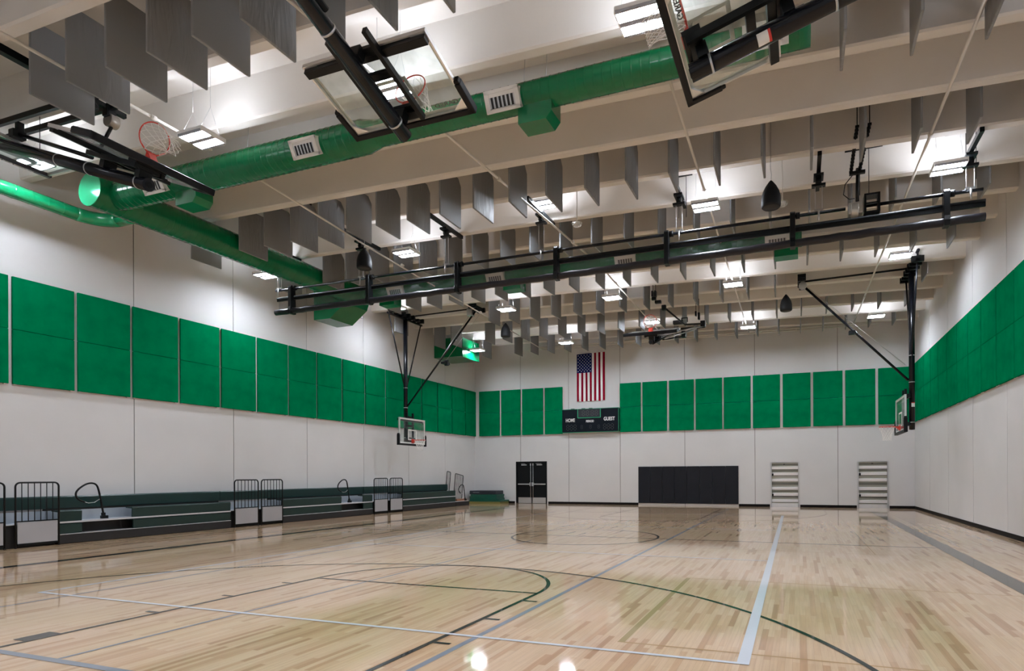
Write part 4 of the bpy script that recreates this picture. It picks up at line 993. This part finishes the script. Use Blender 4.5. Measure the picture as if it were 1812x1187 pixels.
boxes_world(t, Mr, 'beam_clamps', [(3.2, 3.55, YH - 1.15 + 0.36 * k, YH - 1.05 + 0.36 * k, 7.9, 8.08) for k in range(7)] + [(3.32, 3.44, YH - 1.3, YH + 1.3, 7.96, 8.04)], BLACK, 0.01)
boxes_world(t, Mr, 'limit_switch', [(1.55, 1.75, YH - 0.08, YH + 0.12, 6.1, 6.22)], BLACK, 0.01)
# near centre folded
def fold(phi, dirx, diry): # unit horizontal direction toward which the tip swings
    c, s = math.cos(math.radians(phi)), math.sin(math.radians(phi)); return (-dirx * c, -diry * c, s), (dirx * s, diry * s, c)
U, N = fold(17.5, 0, 1)
t, Mr = build_hoop('basketball hoop folded up overhead in the middle, seen from behind its glass board', (-5.0, 6.84, 6.17), U, N, 'hoops folded up under the ceiling', False, sheet=False, rx=0.27, mr_=0.095)
tubes_world(t, Mr, 'fold_brace', [((-4.93, 5.35, 6.74), (-4.93, 1.0, 8.0), 0.045), ((-5.12, 5.35, 6.74), (-5.12, 1.0, 8.0), 0.03)], BLACK)
tubes_world(t, Mr, 'hanger_rod', [((-6.0, 1.8, 7.74), (-6.0, 1.8, 8.25), 0.02), ((-4.0, 1.8, 7.74), (-4.0, 1.8, 8.25), 0.02)])
# far centre folded
U, N = fold(17.5, 0, -1)
t, Mr = build_hoop('basketball hoop folded up near the back wall above the wall pads', (-5.0, 21.45, 6.33), U, N, 'hoops folded up under the ceiling', False, sheet=False)
tubes_world(t, Mr, 'fold_brace', [((-4.56, 21.4, 7.56), (-3.95, 22.4, 7.08), 0.032), ((-4.96, 21.5, 6.26), (-4.6, 22.0, 6.6), 0.03), ((-4.7, 22.0, 6.50), (-4.08, 22.8, 6.74), 0.025), ((-3.95, 22.4, 7.08), (-3.35, 23.0, 7.2), 0.03)], BLACK)
tubes_world(t, Mr, 'side_link', [((-5.0, 22.9, 6.85), (-3.35, 23.0, 7.12), 0.035), ((-4.6, 21.9, 6.5), (-3.6, 22.9, 7.0), 0.02)], STEEL)
boxes_world(t, Mr, 'hinge_block', [(-4.85, -4.78, 20.8, 21.0, 7.78, 7.98), (-4.74, -4.68, 20.8, 21.0, 7.78, 7.98), (-4.86, -4.70, 20.9, 21.0, 7.68, 7.8), (-4.78, -4.56, 21.05, 21.2, 7.6, 7.7), (-4.6, -4.45, 21.35, 21.5, 7.42, 7.6), (-3.66, -3.6, 22.9, 23.05, 7.5, 7.68), (-3.56, -3.48, 22.9, 23.05, 7.36, 7.62), (-3.46, -3.28, 22.9, 23.1, 7.08, 7.3), (-4.14, -3.98, 22.7, 22.9, 6.70, 6.92)], BLACK, 0.01)
tubes_world(t, Mr, 'hanger_rod', [((-4.81, 20.9, 7.95), (-4.81, 20.9, 8.2), 0.010), ((-4.71, 20.9, 7.95), (-4.71, 20.9, 8.2), 0.010), ((-3.63, 22.97, 7.65), (-3.63, 22.97, 8.15), 0.010), ((-3.52, 22.97, 7.6), (-3.52, 22.97, 8.15), 0.010)])
boxes_world(t, Mr, 'winch_box', [(-4.42, -4.05, 22.5, 22.7, 7.16, 7.3)], DARK, 0.02)
boxes_world(t, Mr, 'winch_bracket', [(-4.1, -3.86, 22.5, 22.54, 7.34, 7.37), (-4.1, -4.07, 22.5, 22.54, 7.2, 7.36), (-3.89, -3.86, 22.5, 22.54, 7.2, 7.36)], BLACK)
# left near folded
U, N = fold(20, 1, 0)
t, Mr = build_hoop('basketball hoop folded up at the upper left beside the open duct end', (-9.78, 6.675, 6.22), U, N, 'hoops folded up under the ceiling', False, sheet=False, mr_=0.1)
tubes_world(t, Mr, 'fold_brace', [((-11.1, 6.675, 6.9), (-12.95, 6.6, 7.62), 0.035)], BLACKG)
boxes_world(t, Mr, 'knee_hinge', [(-13.05, -12.9, 6.5, 6.7, 7.54, 7.68), (-13.02, -12.92, 6.58, 6.68, 7.66, 7.84)], BLACK, 0.01)
# right near folded
U, N = fold(15.5, -1, 0)
t, Mr = build_hoop('basketball hoop folded up at the top right with a warning label on its mast', (-1.04, 6.65, 5.95), U, N, 'hoops folded up under the ceiling', False, sheet=225, logo=-0.55, mr_=0.095)
tubes_world(t, Mr, 'fold_brace', [((0.4, 6.75, 6.55), (3.6, 6.75, 7.6), 0.035)], BLACKG)
# supports of the upper left hoop
def beam(label, pts, s, parts=()):
    o = Vector(pts[0]); t = thing('support_beam', label, 'steel beam', pts[0], 'black hoop support beams'); P = Vector(pts[1]) - o
    bm = NB(); d = P.normalized(); q = Vector((0, 1, 0)).rotation_difference(d).to_matrix()
    box(bm, P / 2, (s[0], P.length, s[1]), q); obj('tube_beam', bm, BLACK, t)
    for (u, dz) in parts:
        bm = NB(); c = P * u; bxx(bm, c.x - 0.07, c.x + 0.07, c.y - 0.08, c.y + 0.08, c.z - 0.16 + dz, c.z + 0.05 + dz); tube(bm, (c.x - 0.08, c.y, c.z - 0.12 + dz), (c.x + 0.08, c.y, c.z - 0.12 + dz), 0.06, 12); obj('clamp', bm, BLACK, t, 0.01)
    return t
def atz(px, py, z):
    d = fwd + rgt2 * ((px - CX) / F_PX) - up2 * ((py - CY) / F_PX); k = (z - CAM_H) / d.z
    return Vector((d.x * k, d.y * k, z))
beam('black square tube beam under the roof at the upper left, farther of two', [(-15.2, 6.93, 8.26), (-11.2, 6.93, 8.18)], (0.06, 0.10))
beam('black square tube beam at the upper left, nearer to the glowing light', [(-15.2, 7.28, 8.26), (-11.2, 7.28, 8.18)], (0.06, 0.10))
beam('thick black beam at the top left edge behind the nearest baffle', [(-11.75, 5.0, 8.3), (-11.75, 6.6, 8.26)], (0.12, 0.12), ((0.25, 0.0),))
beam('black beam behind the second baffle carrying the round winch', [(-11.62, 6.3, 8.17), (-11.62, 7.55, 8.17)], (0.08, 0.08), ((0.78, 0), (0.55, 0)))
t = thing('round_winch', 'grey round winch drum hanging above the upper left folded backboard', 'winch', (-11.62, 7.32, 8.08))
bm = NB(); tube(bm, (0, -0.08, -0.12), (0, 0.08, -0.12), 0.12, 20); obj('drum', bm, mat('cast_winch_metal', (0.30, 0.28, 0.25, 1), 0.35, metal=0.6), t, 0.01)
bm = NB(); bxx(bm, -0.05, 0.05, -0.05, 0.05, 0.0, 0.18); obj('bracket', bm, BLACK, t)
bm = NB(); tube(bm, (0, 0, -0.2), (0.08, -0.25, -0.75), 0.03, 10); obj('strap_tube', bm, BLACK, t)
# second stored board at the left edge
U, N = fold(4, -0.9, 0.43)
t = thing('stored_backboard', 'edge of a second stored backboard with pale lettering at the left picture edge', 'backboard', (-13.95, 7.62, 7.52))
t.rotation_euler = (0, 0, math.radians(0))
bm = NB(); box(bm, (-0.0, -0.93, 0.0), (0.09, 1.9, 0.075)); obj('edge_padding', bm, mat('violet_black_pad', (0.02, 0.02, 0.035, 1), 0.3), t, 0.01)
bm = NB(); bxx(bm, 0.04, 0.9, -0.06, -0.02, -0.02, 0.035); bxx(bm, 0.04, 0.9, -1.86, -1.82, -0.02, 0.035); bxx(bm, 0.88, 0.92, -1.86, -0.02, -0.02, 0.035); obj('board_frame', bm, ALU, t)
bm = NB(); bxx(bm, 0.045, 0.88, -1.82, -0.06, 0.0, 0.012); obj('glass_board', bm, GLASS, t)
text_mesh('pad_lettering', 'Performance Sports Systems', 0.055, LETTER, t, Matrix.Translation((0.0, -0.62, -0.042)) @ Matrix.Rotation(-PI / 2, 4, 'Z') @ Matrix.Rotation(PI, 4, 'X') , 0.001, 1.1)
bm = NB(); tube(bm, (0.5, -0.43, 0.0), (0.5, -0.43, 0.9), 0.006, 8); obj('hanger_rod', bm, BLACK, t)
bm = NB()
